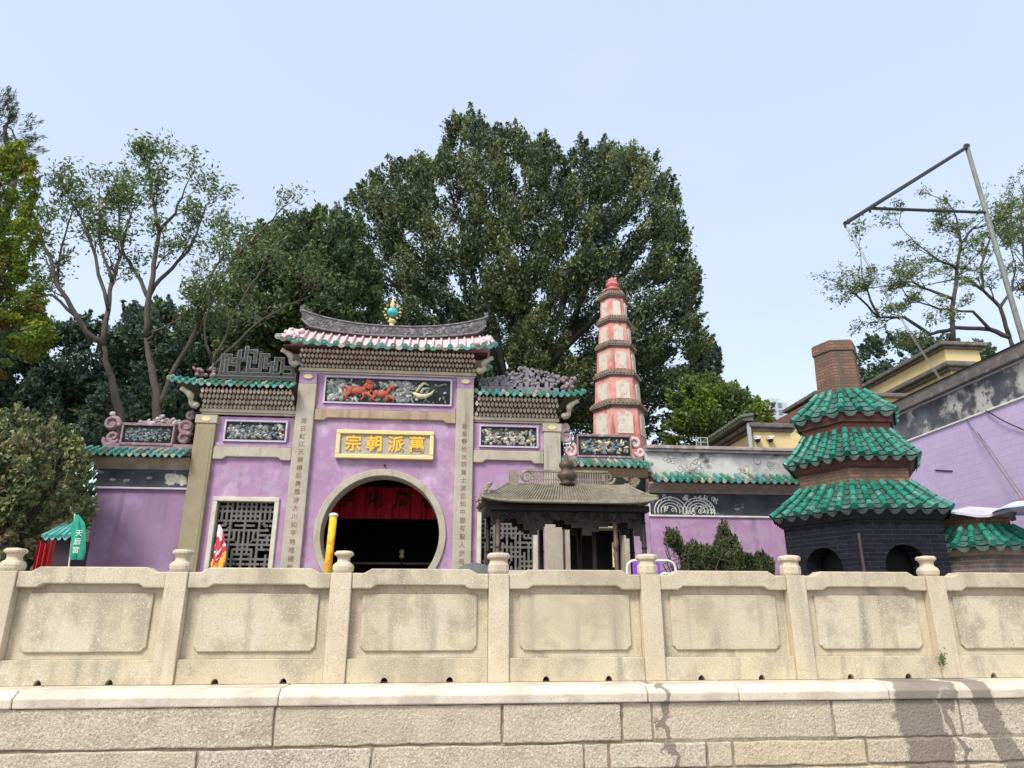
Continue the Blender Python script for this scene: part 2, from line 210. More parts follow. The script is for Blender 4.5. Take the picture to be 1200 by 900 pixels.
# ------------------------------------------------------------------ mesh builder
ORG = {}
class MB:
    def __init__(s): s.v = []; s.f = []; s.m = []; s.T = None
    def add(s, vs, fs, m=0):
        o = len(s.v)
        if s.T is not None: vs = [s.T @ Vector(v) for v in vs]
        s.v += [tuple(v) for v in vs]; s.f += [tuple(i+o for i in f) for f in fs]; s.m += [m]*len(fs)
    def box(s, x0, x1, y0, y1, z0, z1, m=0):
        x0, x1 = sorted((x0, x1)); y0, y1 = sorted((y0, y1)); z0, z1 = sorted((z0, z1))
        s.add([(x0,y0,z0),(x1,y0,z0),(x1,y1,z0),(x0,y1,z0),(x0,y0,z1),(x1,y0,z1),(x1,y1,z1),(x0,y1,z1)],
              [(3,2,1,0),(4,5,6,7),(0,1,5,4),(1,2,6,5),(2,3,7,6),(3,0,4,7)], m)
    def prism(s, pts, ax, lo, hi, m=0):
        n = len(pts)
        def p(a, b, c): return {'y': (a, c, b), 'x': (c, a, b), 'z': (a, b, c)}[ax]
        area = sum(pts[i][0]*pts[(i+1)%n][1]-pts[(i+1)%n][0]*pts[i][1] for i in range(n))
        if area < 0: pts = pts[::-1]
        lo, hi = min(lo, hi), max(lo, hi)
        vs = [p(a, b, lo) for a, b in pts]+[p(a, b, hi) for a, b in pts]
        fl = ax == 'y'
        low = tuple(range(n)); high = tuple(range(n, 2*n)); sides = [(i, (i+1)%n, (i+1)%n+n, i+n) for i in range(n)]
        if fl: fs = [low, high[::-1]]+[q[::-1] for q in sides]
        else: fs = [low[::-1], high]+sides
        s.add(vs, fs, m)
    def tube(s, pts, r, n=8, m=0, cap=True):
        pts = [Vector(p) for p in pts]; k = len(pts)
        if not isinstance(r, (list, tuple)): r = [r]*k
        vs = []; prev = None
        for i, p in enumerate(pts):
            t = (pts[min(i+1, k-1)]-pts[max(i-1, 0)])
            t = t.normalized() if t.length > 1e-9 else Vector((0, 0, 1))
            if prev is None:
                a = t.orthogonal().normalized()
            else:
                a = prev-t*prev.dot(t); a = a.normalized() if a.length > 1e-6 else t.orthogonal().normalized()
            prev = a; b = t.cross(a)
            for j in range(n):
                c = 2*math.pi*j/n; vs.append(p+(a*math.cos(c)+b*math.sin(c))*r[i])
        fs = [(i*n+j, i*n+(j+1)%n, (i+1)*n+(j+1)%n, (i+1)*n+j) for i in range(k-1) for j in range(n)]
        if cap: fs += [tuple(range(n))[::-1], tuple(range((k-1)*n, k*n))]
        s.add(vs, fs, m)
    def lathe(s, c, prof, n=16, m=0, sq=None, rot=0, sy=1):
        vs = []
        for r, z in prof:
            for j in range(n):
                a = 2*math.pi*j/n+rot; ca, sa = math.cos(a), math.sin(a); q = 1
                if sq: q = 1/((abs(ca)**sq+abs(sa)**sq)**(1/sq))
                vs.append((c[0]+r*q*ca, c[1]+r*q*sa*sy, c[2]+z))
        k = len(prof)
        fs = [(i*n+j, i*n+(j+1)%n, (i+1)*n+(j+1)%n, (i+1)*n+j) for i in range(k-1) for j in range(n)]
        fs += [tuple(range(n))[::-1], tuple(range((k-1)*n, k*n))]
        s.add(vs, fs, m)
    def blob(s, c, r, m=0, rot=0, n=8, k=6):
        if not isinstance(r, (list, tuple)): r = (r, r, r)
        cr, sr = math.cos(rot), math.sin(rot); vs = []
        for i in range(1, k):
            th = math.pi*i/k
            for j in range(n):
                a = 2*math.pi*j/n; x = r[0]*math.sin(th)*math.cos(a); y = r[1]*math.sin(th)*math.sin(a); z = r[2]*math.cos(th)
                vs.append((c[0]+x*cr-z*sr, c[1]+y, c[2]+x*sr+z*cr))
        vs += [(c[0]-r[2]*sr, c[1], c[2]+r[2]*cr), (c[0]+r[2]*sr, c[1], c[2]-r[2]*cr)]; t = len(vs)
        fs = [(i*n+j, (i+1)*n+j, (i+1)*n+(j+1)%n, i*n+(j+1)%n) for i in range(k-2) for j in range(n)]
        fs += [(t-2, j, (j+1)%n) for j in range(n)]+[(t-1, (k-2)*n+(j+1)%n, (k-2)*n+j) for j in range(n)]
        s.add(vs, fs, m)
    def build(s, name, mats, parent=None, bevel=0, smooth=False, label=None):
        if not isinstance(mats, (list, tuple)): mats = [mats]
        me = bpy.data.meshes.new(name); o = origin(parent)
        me.from_pydata([(a-o[0], b-o[1], c-o[2]) for a, b, c in s.v], [], s.f)
        for m in mats: me.materials.append(m)
        me.polygons.foreach_set('material_index', s.m)
        if smooth: me.polygons.foreach_set('use_smooth', [True]*len(s.f))
        me.update(); ob = bpy.data.objects.new(name, me); COL.objects.link(ob)
        if parent: ob.parent = parent
        if label: ob['label'] = label
        if bevel:
            b = ob.modifiers.new('bevel', 'BEVEL'); b.width = bevel; b.segments = 2; b.limit_method = 'ANGLE'; b.angle_limit = math.radians(40)
        if smooth == 'auto':
            pass
        return ob
def origin(p):
    while p is not None:
        if p.name in ORG: return ORG[p.name]
        p = p.parent
    return (0, 0, 0)
def tag(o, label, cat, group=None):
    o['label'] = label; o['category'] = cat
    if group: o['group'] = group
    return o
def thing(name, label, cat, loc=(0, 0, 0), group=None):
    o = bpy.data.objects.new(name, None); COL.objects.link(o); o.location = loc; ORG[o.name] = tuple(loc)
    o.empty_display_size = .2
    return tag(o, label, cat, group)
def struct(mb, name, mats, **k):
    o = mb.build(name, mats, **k); o['kind'] = 'structure'; return o
def text_part(name, txt, loc, size, m, parent, ext=.006, rot=(math.pi/2, 0, 0), align='CENTER', bold=0.0, sx=1.0):
    cu = bpy.data.curves.new('txt', 'FONT'); cu.body = txt; cu.size = size; cu.extrude = ext; cu.align_x = align; cu.align_y = 'CENTER'; cu.offset = bold
    cu.resolution_u = 3
    t = bpy.data.objects.new('txt', cu); COL.objects.link(t); bpy.context.view_layer.update()
    me = bpy.data.meshes.new_from_object(t.evaluated_get(bpy.context.evaluated_depsgraph_get()))
    bpy.data.objects.remove(t); bpy.data.curves.remove(cu)
    o = origin(parent); mt = Matrix.Translation(Vector(loc)-Vector(o)) @ Matrix.Rotation(rot[2], 4, 'Z') @ Matrix.Rotation(rot[0], 4, 'X') @ Matrix.Diagonal((sx, 1, 1, 1))
    me.transform(mt); me.materials.clear(); me.materials.append(m)
    ob = bpy.data.objects.new(name, me); COL.objects.link(ob)
    if parent: ob.parent = parent
    return ob

# ------------------------------------------------------------------ ground
mb = MB(); mb.box(-400, 400, -300, 400, -1.4, -1.0); struct(mb, 'street', asphalt)
mb = MB(); mb.box(-40, 40, -.2, 60, -.99, -.004); struct(mb, 'terrace', paving)
mb = MB()
for i in range(6): mb.box(-3.6, 0, 5.9-.32*(5-i)-.0, 6.0, -.004+.17*i, -.004+.17*(i+1)-.001)
mb.box(-7.6, 3.56, 5.9, 12, -.003, 1.02); struct(mb, 'gate_steps', paving)
# hillside behind the temple
mb = MB(); nx, ny = 60, 30
vs = []
for j in range(ny+1):
    for i in range(nx+1):
        x = -70+140*i/nx; y = 11.5+60*j/ny; t = min(1, max(0, (y-11.5)/30)); h = 7.5*t*t*(3-2*t)*(1-.75/(1+math.exp(-(x-9)/3)))
        h += .4*math.sin(x*.6+y*.3)*t
        vs.append((x, y, h+.02 if j else -.02))
mb.add(vs, [(j*(nx+1)+i, j*(nx+1)+i+1, (j+1)*(nx+1)+i+1, (j+1)*(nx+1)+i) for j in range(ny) for i in range(nx)])
struct(mb, 'hillside', earth, smooth=True)

# ------------------------------------------------------------------ retaining wall
rw = thing('retaining_wall', 'low wall of rough granite blocks with pale coping below the balustrade', 'wall', (0, -.3, -1))
prof = [(-.45, -.150), (-.458, -.066), (-.37, 0), (.6, 0), (.6, -.150)]
cj = [-11.0, -7.2, -4.4, -2.08, 1.42, 2.34, 3.9, 6.5, 9.5, 13]
for i in range(len(cj)-1):
    mb = MB(); d = random.uniform(-.006, .006)
    mb.prism([(y+d, z) for y, z in prof], 'x', cj[i]+.004, cj[i+1]-.004)
    mb.build('coping_stone', coping_m, rw, bevel=.012)
def irregular(x0, x1, z0, z1, seed):
    r = random.Random(seed); P = []
    n = max(3, int((x1-x0)/.12))
    P += [(x0+(x1-x0)*i/n, z0+r.uniform(-.008, .008)) for i in range(n)]
    P += [(x1+r.uniform(-.008, .008), z0+(z1-z0)*i/3) for i in range(3)]
    P += [(x1-(x1-x0)*i/n, z1+r.uniform(-.008, .008)) for i in range(n)]
    P += [(x0+r.uniform(-.008, .008), z1-(z1-z0)*i/3) for i in range(3)]
    return P
mb = MB(); mb.box(-11, 13, -.405, .3, -1.0, -.151); mb.build('mortar_core', mortar, rw)
rows = [(-.150, -.50, [-9.5, -6.2, -2.1, 0.0, 1.16, 1.46, 3.3, 4.65, 6.0, 7.6, 10.5]),
        (-.505, -.735, [-9, -5.4, -4.45, -2.75, -1.2, .78, 1.02, 1.98, 2.24, 3.6, 4.5, 5.5, 7, 9, 11]),
        (-.74, -.99, [-9, -6, -3.6, -2.1, -.6, 1.5, 2.8, 4.2, 5.9, 7.5, 10])]
k = 0
for z1, z0, xs in rows:
    for i in range(len(xs)-1):
        k += 1; mb = MB(); d = random.uniform(-.015, .012)
        mb.prism(irregular(xs[i]+.012, xs[i+1]-.012, z0+.012, z1-.008, k), 'y', -.42+d, -.30)
        mb.build('stone_block', BLK[random.choice([0, 0, 1, 2, 2, 1])], rw, bevel=.012)
# damp patches where drains run over the wall
# ------------------------------------------------------------------ balustrade
S_ = 1.65
bal = thing('stone_balustrade', 'pale carved granite balustrade with panelled bays along the wall top', 'balustrade', (0, 0, 0))
def cap_vase(mb, x, y):
    w_ = random.uniform(.94, 1.02); mb.lathe((x, y, 0), [(.094*w_, 1.078), (.104*w_, 1.10), (.108*w_, 1.135), (.098*w_, 1.163), (.068, 1.185), (.062, 1.21), (.07, 1.242), (.096*w_, 1.258), (.099*w_, 1.28), (.08, 1.298), (.03, 1.305)], 20, sq=3.2)
def cap_block(mb, x, y, oc=False):
    q = dict(n=8, rot=math.pi/8) if oc else dict(n=20, sq=3.5)
    mb.lathe((x, y, 0), [(.105, 1.078), (.112, 1.10), (.112, 1.165), (.100, 1.185), (.092, 1.225), (.122, 1.24), (.125, 1.27), (.105, 1.29), (.03, 1.30)], **q)
posts = range(-5, 6)
for i in posts:
    x = i*S_; mb = MB(); mb.box(x-.107, x+.107, 0, .22, .0015, 1.074)
    p = mb.build('post', granite_post, bal, bevel=.008)
    mb = MB()
    if i in (0, ): cap_block(mb, x, .11)
    elif i in (1, 2): cap_block(mb, x, .11, True)
    else: cap_vase(mb, x, .11)
    mb.build('cap', granite_post, p, bevel=.004, smooth=False)
for i in list(posts)[:-1]:
    a = i*S_+.109; b = (i+1)*S_-.109; Wd = b-a
    pan = MB(); pan.box(a, b, .11, .18, .232, 1.0); pl = pan.build('panel', granite, bal, bevel=.004)
    x0, x1, z0, z1, c = a+.115, b-.115, .30, .865, .045
    f = MB(); f.prism([(x0+c, z0), (x1-c, z0), (x1-c*.6, z0+c*.6), (x1, z0+c), (x1, z1), (x0, z1), (x0, z0+c), (x0+c*.6, z0+c*.6)], 'y', .083, .1085)
    f.build('raised_field', granite, pl, bevel=.012)
    r_ = MB(); P = [(a, .915), (a+.20, .915), (a+.26, .952), (b-.26, .952), (b-.20, .915), (b, .915), (b, 1.072), (b-.12, 1.072), (b-.15, 1.088), (b-.20, 1.118), (a+.20, 1.118), (a+.15, 1.088), (a+.12, 1.072), (a, 1.072)]
    r_.prism(P, 'y', .02, .21); r_.build('top_rail', granite, bal, bevel=.012)
    # raised string below the rail
    q = MB(); P = [(a, .002)]
    for h in (.27, .73):
        cx = a+(b-a)*h; P += [(cx+.036*math.cos(t), .002+.05*math.sin(t)) for t in [math.pi-math.pi*j/8 for j in range(9)]]
    P += [(b, .002), (b, .232), (a, .232)]
    q.prism(P, 'y', .03, .21)
    q.build('plinth', granite, bal, bevel=.006)
for i in list(posts)[:-1]:
    a = i*S_+.109; b = (i+1)*S_-.109
    for h in (.27, .73):
        cx = a+(b-a)*h; dk = MB(); dk.box(cx-.05, cx+.05, .2105, .213, .0025, .07); dk.build('drain_shade_plate', black_in, bal)  # black plate behind the drain hole stands in for its inner shade
# sprig in the joint
mb = MB()
for k in range(60):
    c = W(1104+random.gauss(0, 2.0), 772+random.gauss(0, 5), -.01-random.random()*.03); a = random.random()*6.28; d = Vector((math.cos(a), random.uniform(-.5, .5), math.sin(a)))*.016; e = Vector((-d.z, .005, d.x))*.4
    mb.add([c-d, c+e, c+d, c-e], [(0, 1, 2, 3)])
sp = mb.build('weed', LG[0]); tag(sp, 'tiny green weed growing from the joint at the foot of a balustrade post', 'weed')
def build_leaf_dummy(): pass

# ------------------------------------------------------------------ tile roofs (generic)
def tile_slope(mb, TA, TB, BA, BB, ncol, nrow, rt, mt, mp_, ends=True, hipA=True, hipB=True, nor=None, pick=None, drip_m=None, seg=7, lead=0.0, sag=0.0, tubes=None, pans=None, wob=0):
    """tubes run from edge TA-TB (top) to BA-BB (bottom); pans between."""
    TA, TB, BA, BB = map(Vector, (TA, TB, BA, BB))
    n = (TB-TA if (TB-TA).length > 1e-4 else BB-BA).cross(BA-TA).normalized()
    if n.z < 0: n = -n
    if nor is not None: n = Vector(nor)
    def P(u, v):
        return TA.lerp(TB, u).lerp(BA.lerp(BB, u), v)-Vector((0, 0, 1))*sag*math.sin(math.pi*v)
    for c in range(ncol+1):
        if (c == 0 and not hipA) or (c == ncol and not hipB): continue
        u = c/ncol; m = pick() if pick else mt
        for r in range(nrow):
            if tubes: m = random.choice(tubes)
            jx = Vector((random.uniform(-wob, wob), random.uniform(-wob, wob), random.uniform(-wob, wob)))
            p0 = P(u, r/nrow)+n*rt*.55; p1 = P(u, (r+1)/nrow)+n*rt*.7
            mb.tube([p0+jx, p1+jx], [rt*.9, rt*1.05], seg, m)
        if ends:
            p1 = P(u, 1)+n*rt*.7; d = (P(u, 1)-P(u, .9)).normalized()
            mb.tube([p1-d*.005, p1+d*.012], [rt*1.18, rt*1.18], 10, m)
    for c in range(ncol):
        m = pick() if pick else mp_
        for r in range(nrow):
            v0 = r/nrow-.02; v1 = (r+1)/nrow
            if pans: m = random.choice(pans)
            L = []; 
            for (v, h) in ((v0, 0), (v1, rt*.35)):
                for j in range(5):
                    t = j/4; u = (c+t)/ncol
                    dip = -rt*.9*math.sin(math.pi*t)
                    L.append(P(u, v)+n*(h+rt*.5+dip))
            L2 = [p-n*.012 for p in L[5:]]
            mb.add(L+L2, [(j, j+1, j+6, j+5) for j in range(4)]+[(5+j, 6+j, 11+j, 10+j) for j in range(4)], m)
        if drip_m is not None:
            A = P(c/ncol, 1); B = P((c+1)/ncol, 1); w_ = (B-A); q = []; d = Vector((0, 0, -1))
            K = 9; dd = (P((c+.5)/ncol, 1)-P((c+.5)/ncol, .9)).normalized()*.01
            top = [A+w_*(.06+.88*j/(K-1))+n*(rt*.5-rt*.9*math.sin(math.pi*(.06+.88*j/(K-1))))+dd for j in range(K)]
            bot = [A+w_*(.06+.88*j/(K-1))+d*(rt*1.5*math.sin(math.pi*(j/(K-1)))**.7)+n*(rt*.4-rt*.9*math.sin(math.pi*(.06+.88*j/(K-1))))+dd for j in range(K)]
            mm = pick() if (pick and drip_m == 'pick') else drip_m
            b0 = [p-dd.normalized()*.012 for p in bot]
            mb.add(top+bot+b0, [(j, j+1, K+j+1, K+j) for j in range(K-1)]+[(K+j, K+j+1, 2*K+j+1, 2*K+j) for j in range(K-1)], mm)
def pick_gate(): return random.choices([0, 1, 2, 3], [.36, .24, .22, .18])[0]

# bracket cornice with staggered pointed lobes
def cornice(name, xa, xb, z0, z1, y0, out, parent, rows=4, w=.086, endl=True, endr=True):
    bk = MB(); H = z1-z0
    bk.prism([(y0, z0), (y0-.02, z0), (y0-out+.05, z1-.01), (y0, z1-.01)], 'x', xa+.02, xb-.02, 0)
    n = int((xb-xa)/w); w = (xb-xa)/n; rh = H/rows
    for r in range(rows):
        y = y0-.05-(out-.06)*(r+.5)/rows
        for i in range(n+(r % 2)):
            cx = xa+w*(i+.5*(1-(r % 2))); zc = z0+rh*(r+.45); s = random.uniform(.9, 1.08)
            a = w*.46*s; h = rh*.92
            P = [(cx-a*.35, zc-h*.62), (cx+a*.35, zc-h*.62), (cx+a, zc-h*.05), (cx+a*.55, zc+h*.35), (cx, zc+h*.85), (cx-a*.55, zc+h*.35), (cx-a, zc-h*.05)]
            if cx-a < xa or cx+a > xb: continue
            bk.prism(P, 'y', y-.03, y+.035, 1 if random.random() < .72 else 2)
    o = bk.build(name, [darkred, lobe, lobe2], parent)
    tr = MB(); tr.box(xa-.03, xb+.03, y0-.09, y0, z0-.075, z0-.003, 0); tr.box(xa, xb, y0-.055, y0, z0-.115, z0-.077, 0)
    tr.build('cornice_moulding', cream, parent, bevel=.008)
    return o
def s_bracket(x, y, z0, z1, sgn, parent, out=.4):
    m = MB(); pts = []; H = z1-z0
    for t in np.linspace(0, 1, 9):
        pts.append((x+sgn*(.02+.26*t+.05*math.sin(t*7)), y-.08-out*.55*t, z0+H*t))
    m.tube(pts, [.05, .075, .06, .045, .06, .075, .06, .045, .05], 8)
    m.blob((x+sgn*.04, y-.14, z0+.03), (.075, .06, .06)); m.build('eave_bracket', cream, parent, smooth=True)

def figures(mb, x0, x1, z0, z1, y, n, pal, smin=.02, smax=.055, depth=.04):
    for _ in range(n):
        r = random.uniform(smin, smax); a = random.uniform(.5, 1.6)
        cx = random.uniform(x0+r, x1-r); cz = z0+r+(z1-z0-2*r)*random.betavariate(1.2, 1.5)
        mb.blob((cx, y, cz), (r*a, depth*random.uniform(.5, 1), r/a*.8), random.choice(pal), random.uniform(-1.4, 1.4), 7, 5)
def horse(mb, x, z, s, y, m, flip=1):
    f = flip
    mb.blob((x, y, z), (.16*s, .05, .075*s), m, .15*f); mb.blob((x+f*.13*s, y, z+.09*s), (.05*s, .04, .10*s), m, -.5*f)
    mb.blob((x+f*.19*s, y-.01, z+.16*s), (.08*s, .04, .04*s), m, -.5*f); mb.blob((x-f*.14*s, y, z+.01), (.075*s, .05, .08*s), m)
    mb.tube([(x-f*.19*s, y, z+.02*s), (x-f*.25*s, y, z+.08*s), (x-f*.28*s, y, z-.02*s)], [.02*s, .03*s, .012*s], 6, m)
    for dx, kx in ((.12, .20), (.08, .05), (-.12, -.20), (-.17, -.10)):
        mb.tube([(x+f*dx*s, y, z-.03*s), (x+f*(dx+kx)*.8*s, y, z-.11*s), (x+f*kx*1.1*s, y, z-.18*s)], [.035*s, .022*s, .016*s], 6, m)
def relief(x0, x1, z0, z1, y, parent, pal, n, bank=None, central=False, frame=pale_trim, name='relief_panel'):
    fr = MB(); t = .035
    fr.box(x0-t, x1+t, y-.03, y+.05, z1, z1+t); fr.box(x0-t, x1+t, y-.03, y+.05, z0-t, z0)
    fr.box(x0-t, x0, y-.03, y+.05, z0+.0005, z1-.0005); fr.box(x1, x1+t, y-.03, y+.05, z0+.0005, z1-.0005)
    m = MB(); m.box(x0+.001, x1-.001, y+.02, y+.05, z0+.001, z1-.001, 7)
    yy = y+.015
    figures(m, x0, x1, z0, z1, yy, n, pal)
    if central:
        figures(m, x0, x1-.4, z0, z1, yy-.005, 160, [0, 0, 7, 2, 0, 1], .025, .07, .03)
        Wd = x1-x0; H = z1-z0
        figures(m, x0, x0+Wd*.2, z0, z1, yy-.01, 40, [0, 0, 2, 1], .04, .09)
        figures(m, x0+Wd*.4, x0+Wd*.72, z0+H*.55, z1, yy-.01, 40, [0, 1, 0], .03, .07)
        figures(m, x0+Wd*.55, x0+Wd*.68, z0, z1, yy-.01, 22, [0, 0, 1], .04, .08)
        horse(m, x0+Wd*.26, z0+H*.48, 1.15, yy-.035, 4, 1); horse(m, x0+Wd*.455, z0+H*.36, .95, yy-.035, 4, 1)
        m.blob((x0+Wd*.35, yy-.035, z0+H*.66), (.09, .04, .07), 4)
        # pale long-tailed bird
        cx, cz = x0+Wd*.76, z0+H*.5
        m.tube([(cx-.16, yy-.03, cz-.02), (cx-.05, yy-.04, cz-.09), (cx+.1, yy-.04, cz-.10), (cx+.22, yy-.03, cz-.03), (cx+.28, yy-.03, cz+.06)], [.02, .055, .05, .03, .008], 8, 6)
        m.tube([(cx-.1, yy-.03, cz-.02), (cx-.03, yy-.04, cz+.10), (cx+.06, yy-.04, cz+.19), (cx+.16, yy-.03, cz+.15)], [.02, .035, .028, .012], 8, 6)
        m.tube([(cx-.0, yy-.03, cz-.02), (cx+.05, yy-.04, cz+.06), (cx+.15, yy-.04, cz+.09)], [.03, .03, .01], 8, 1)
    p = m.build(name, FIG+[slate], parent, smooth=True)
    fr.build('relief_frame', frame, p, bevel=.004)
    return p

# ------------------------------------------------------------------ temple gate
G = 6.3
gate = thing('temple_gate', 'tall purple temple gate with round moon doorway and swallowtail roof', 'temple gate', (-1.83, G, 1.02))
zf = 1.021
XI = [(-5.5, -5.12), (-3.61, -3.25), (-.40, -.04), (1.41, 1.76)]
CC = (-1.80, 2.17); RI, RO = 1.135, 1.265
# central wall with round opening
def round_hole_wall(x0, x1, z0, z1, c, r, y0, y1):
    m = MB(); angs = sorted(set([2*math.pi*i/72 for i in range(72)]+[math.atan2(z-c[1], x-c[0]) % (2*math.pi) for x in (x0, x1) for z in (z0, z1)]))
    def outer(a):
        ca, sa = math.cos(a), math.sin(a); t = 1e9
        if ca > 1e-9: t = min(t, (x1-c[0])/ca)
        if ca < -1e-9: t = min(t, (x0-c[0])/ca)
        if sa > 1e-9: t = min(t, (z1-c[1])/sa)
        if sa < -1e-9: t = min(t, (z0-c[1])/sa)
        return (c[0]+ca*t, c[1]+sa*t)
    n = len(angs); vs = []
    for y in (y0, y1):
        for a in angs:
            o = outer(a); vs.append((o[0], y, o[1])); vs.append((c[0]+r*math.cos(a), y, c[1]+r*math.sin(a)))
    fs = []
    for i in range(n):
        j = (i+1) % n; a, b, c_, d = 2*i, 2*i+1, 2*j+1, 2*j; o = 2*n
        fs += [(a, b, c_, d)[::-1], (a+o, b+o, c_+o, d+o), (b, b+o, c_+o, c_)[::-1], (a, d, d+o, a+o)[::-1]]
    m.add(vs, fs); return m
m = round_hole_wall(-3.25, -.40, 1.0, 5.40, CC, 1.20, G, G+.4); m.build('central_wall', purple, gate)
def ring(c, ri, ro, y0, y1, m, n=72, a0=0, a1=2*math.pi):
    vs = []; full = abs(a1-a0-2*math.pi) < 1e-6; K = n if full else n+1
    for i in range(K):
        a = a0+(a1-a0)*i/n
        for r, y in ((ri, y0), (ro, y0), (ro, y1), (ri, y1)): vs.append((c[0]+r*math.cos(a), y, c[1]+r*math.sin(a)))
    fs = []
    for i in range(n):
        j = (i+1) % K
        for q in range(4): fs.append((i*4+q, i*4+(q+1) % 4, j*4+(q+1) % 4, j*4+q))
    m.add(vs, fs)
m = MB(); ring(CC, RI, RO, G-.045, G+.43, m); m.build('moon_door_surround', stone, gate, bevel=.012)
m = MB(); m.tube([(-1.79, G-.0, 3.52), (-1.79, G-.06, 3.5)], .02, 8); m.build('lamp_hook', bronze_dk, gate)
# pillars
for k, (a, b) in enumerate(XI):
    inner = k in (1, 2); top = 5.40 if inner else 4.44
    m = MB(); m.box(a, b, G-.10, G+.42, 1.0, 5.16 if inner else top-.17)
    p = m.build('pillar', stone if k != 0 else stone_ochre, gate, bevel=.012, label={0: 'ochre stained outer pillar', 3: 'plain outer stone pillar'}.get(k))
    m = MB()
    if inner: m.box(a+.004, b-.004, G-.095, G+.41, 5.162, 5.40); mm = purple
    else: m.box(a-.02, b+.02, G-.12, G+.41, top-.168, top); mm = stone
    cb = m.build('pillar_head', mm, p, bevel=.008)
    cx = (a+b)/2; zz = 5.30 if inner else top-.085
    m = MB(); m.prism([(cx-.10, zz), (cx-.05, zz-.045), (cx+.05, zz-.045), (cx+.10, zz), (cx+.05, zz+.045), (cx-.05, zz+.045)], 'y', G-.128, G-.094 if inner else G-.118)
    m.build('gilt_boss', gold_frame, p, bevel=.004)
    if not inner:
        m = MB(); m.box(a+.05, b-.05, G-.106, G-.1005, 1.3, top-.25); m.build('pillar_face', stone if k else stone_ochre, p, bevel=.002)
for (a, b), s, z0 in ((XI[1], '海日紅江天碧樓船鳧艦涉大川如平地唯德載之', 4.36), (XI[2], '春風靜秋水明貢士波臣知中國有聖人伊母也力', 4.33)):
    txt = '\n'.join(s); cx = (a+b)/2
    n = len(s); pitch = .158
    mlist = []
    for i, ch in enumerate(s):
        mlist.append((ch, z0-pitch*i))
    par = text_part('couplet_carving', mlist[0][0], (cx, G-.1015, mlist[0][1]), .118, redpaint, gate, ext=.002, bold=.001)
    # join remaining characters into the same mesh
    bmx = bmesh.new(); bmx.from_mesh(par.data)
    for ch, z in mlist[1:]:
        t = text_part('tmp', ch, (cx, G-.1015, z), .118, redpaint, gate, ext=.002, bold=.001); bmx.from_mesh(t.data); me = t.data; bpy.data.objects.remove(t); bpy.data.meshes.remove(me)
    bmx.to_mesh(par.data); bmx.free()
# lintels (shaped beams)
def lintel(xa, xb, z0, z1, m_, y=G-.07):
    m = MB(); d = .055; e = .26
    m.prism([(xa, z0-d), (xa+e*.72, z0-d), (xa+e*.85, z0-d*.55), (xa+e, z0), (xb-e, z0), (xb-e*.85, z0-d*.55), (xb-e*.72, z0-d), (xb, z0-d), (xb, z1), (xa, z1)], 'y', y, G+.1)
    return m.build('shaped_beam', m_, gate, bevel=.015)
lintel(-3.245, -.405, 4.46, 4.64, stone_brown); lintel(-5.115, -3.615, 3.62, 3.82, stone); lintel(-.035, 1.405, 3.66, 3.86, stone)
# purple frame around relief panels (slightly proud)
relief(-3.07, -.53, 4.80, 5.32, G-.04, gate, [0, 0, 1, 2, 0], 70, central=True)
relief(-4.93, -3.78, 3.96, 4.33, G-.04, gate, [0, 1, 2, 3, 5, 0, 3], 130)
relief(.12, 1.27, 3.96, 4.36, G-.04, gate, [0, 1, 0, 6, 5, 0, 1], 110)
m = MB()
for xa, xb, za, zb in ((-3.24, -.41, 4.65, 4.755), (-5.11, -3.62, 3.83, 3.915), (-.03, 1.40, 3.87, 3.915)): m.box(xa, xb, G-.03, G-.002, za, zb)
m.build('panel_border', purple, gate, bevel=.006)
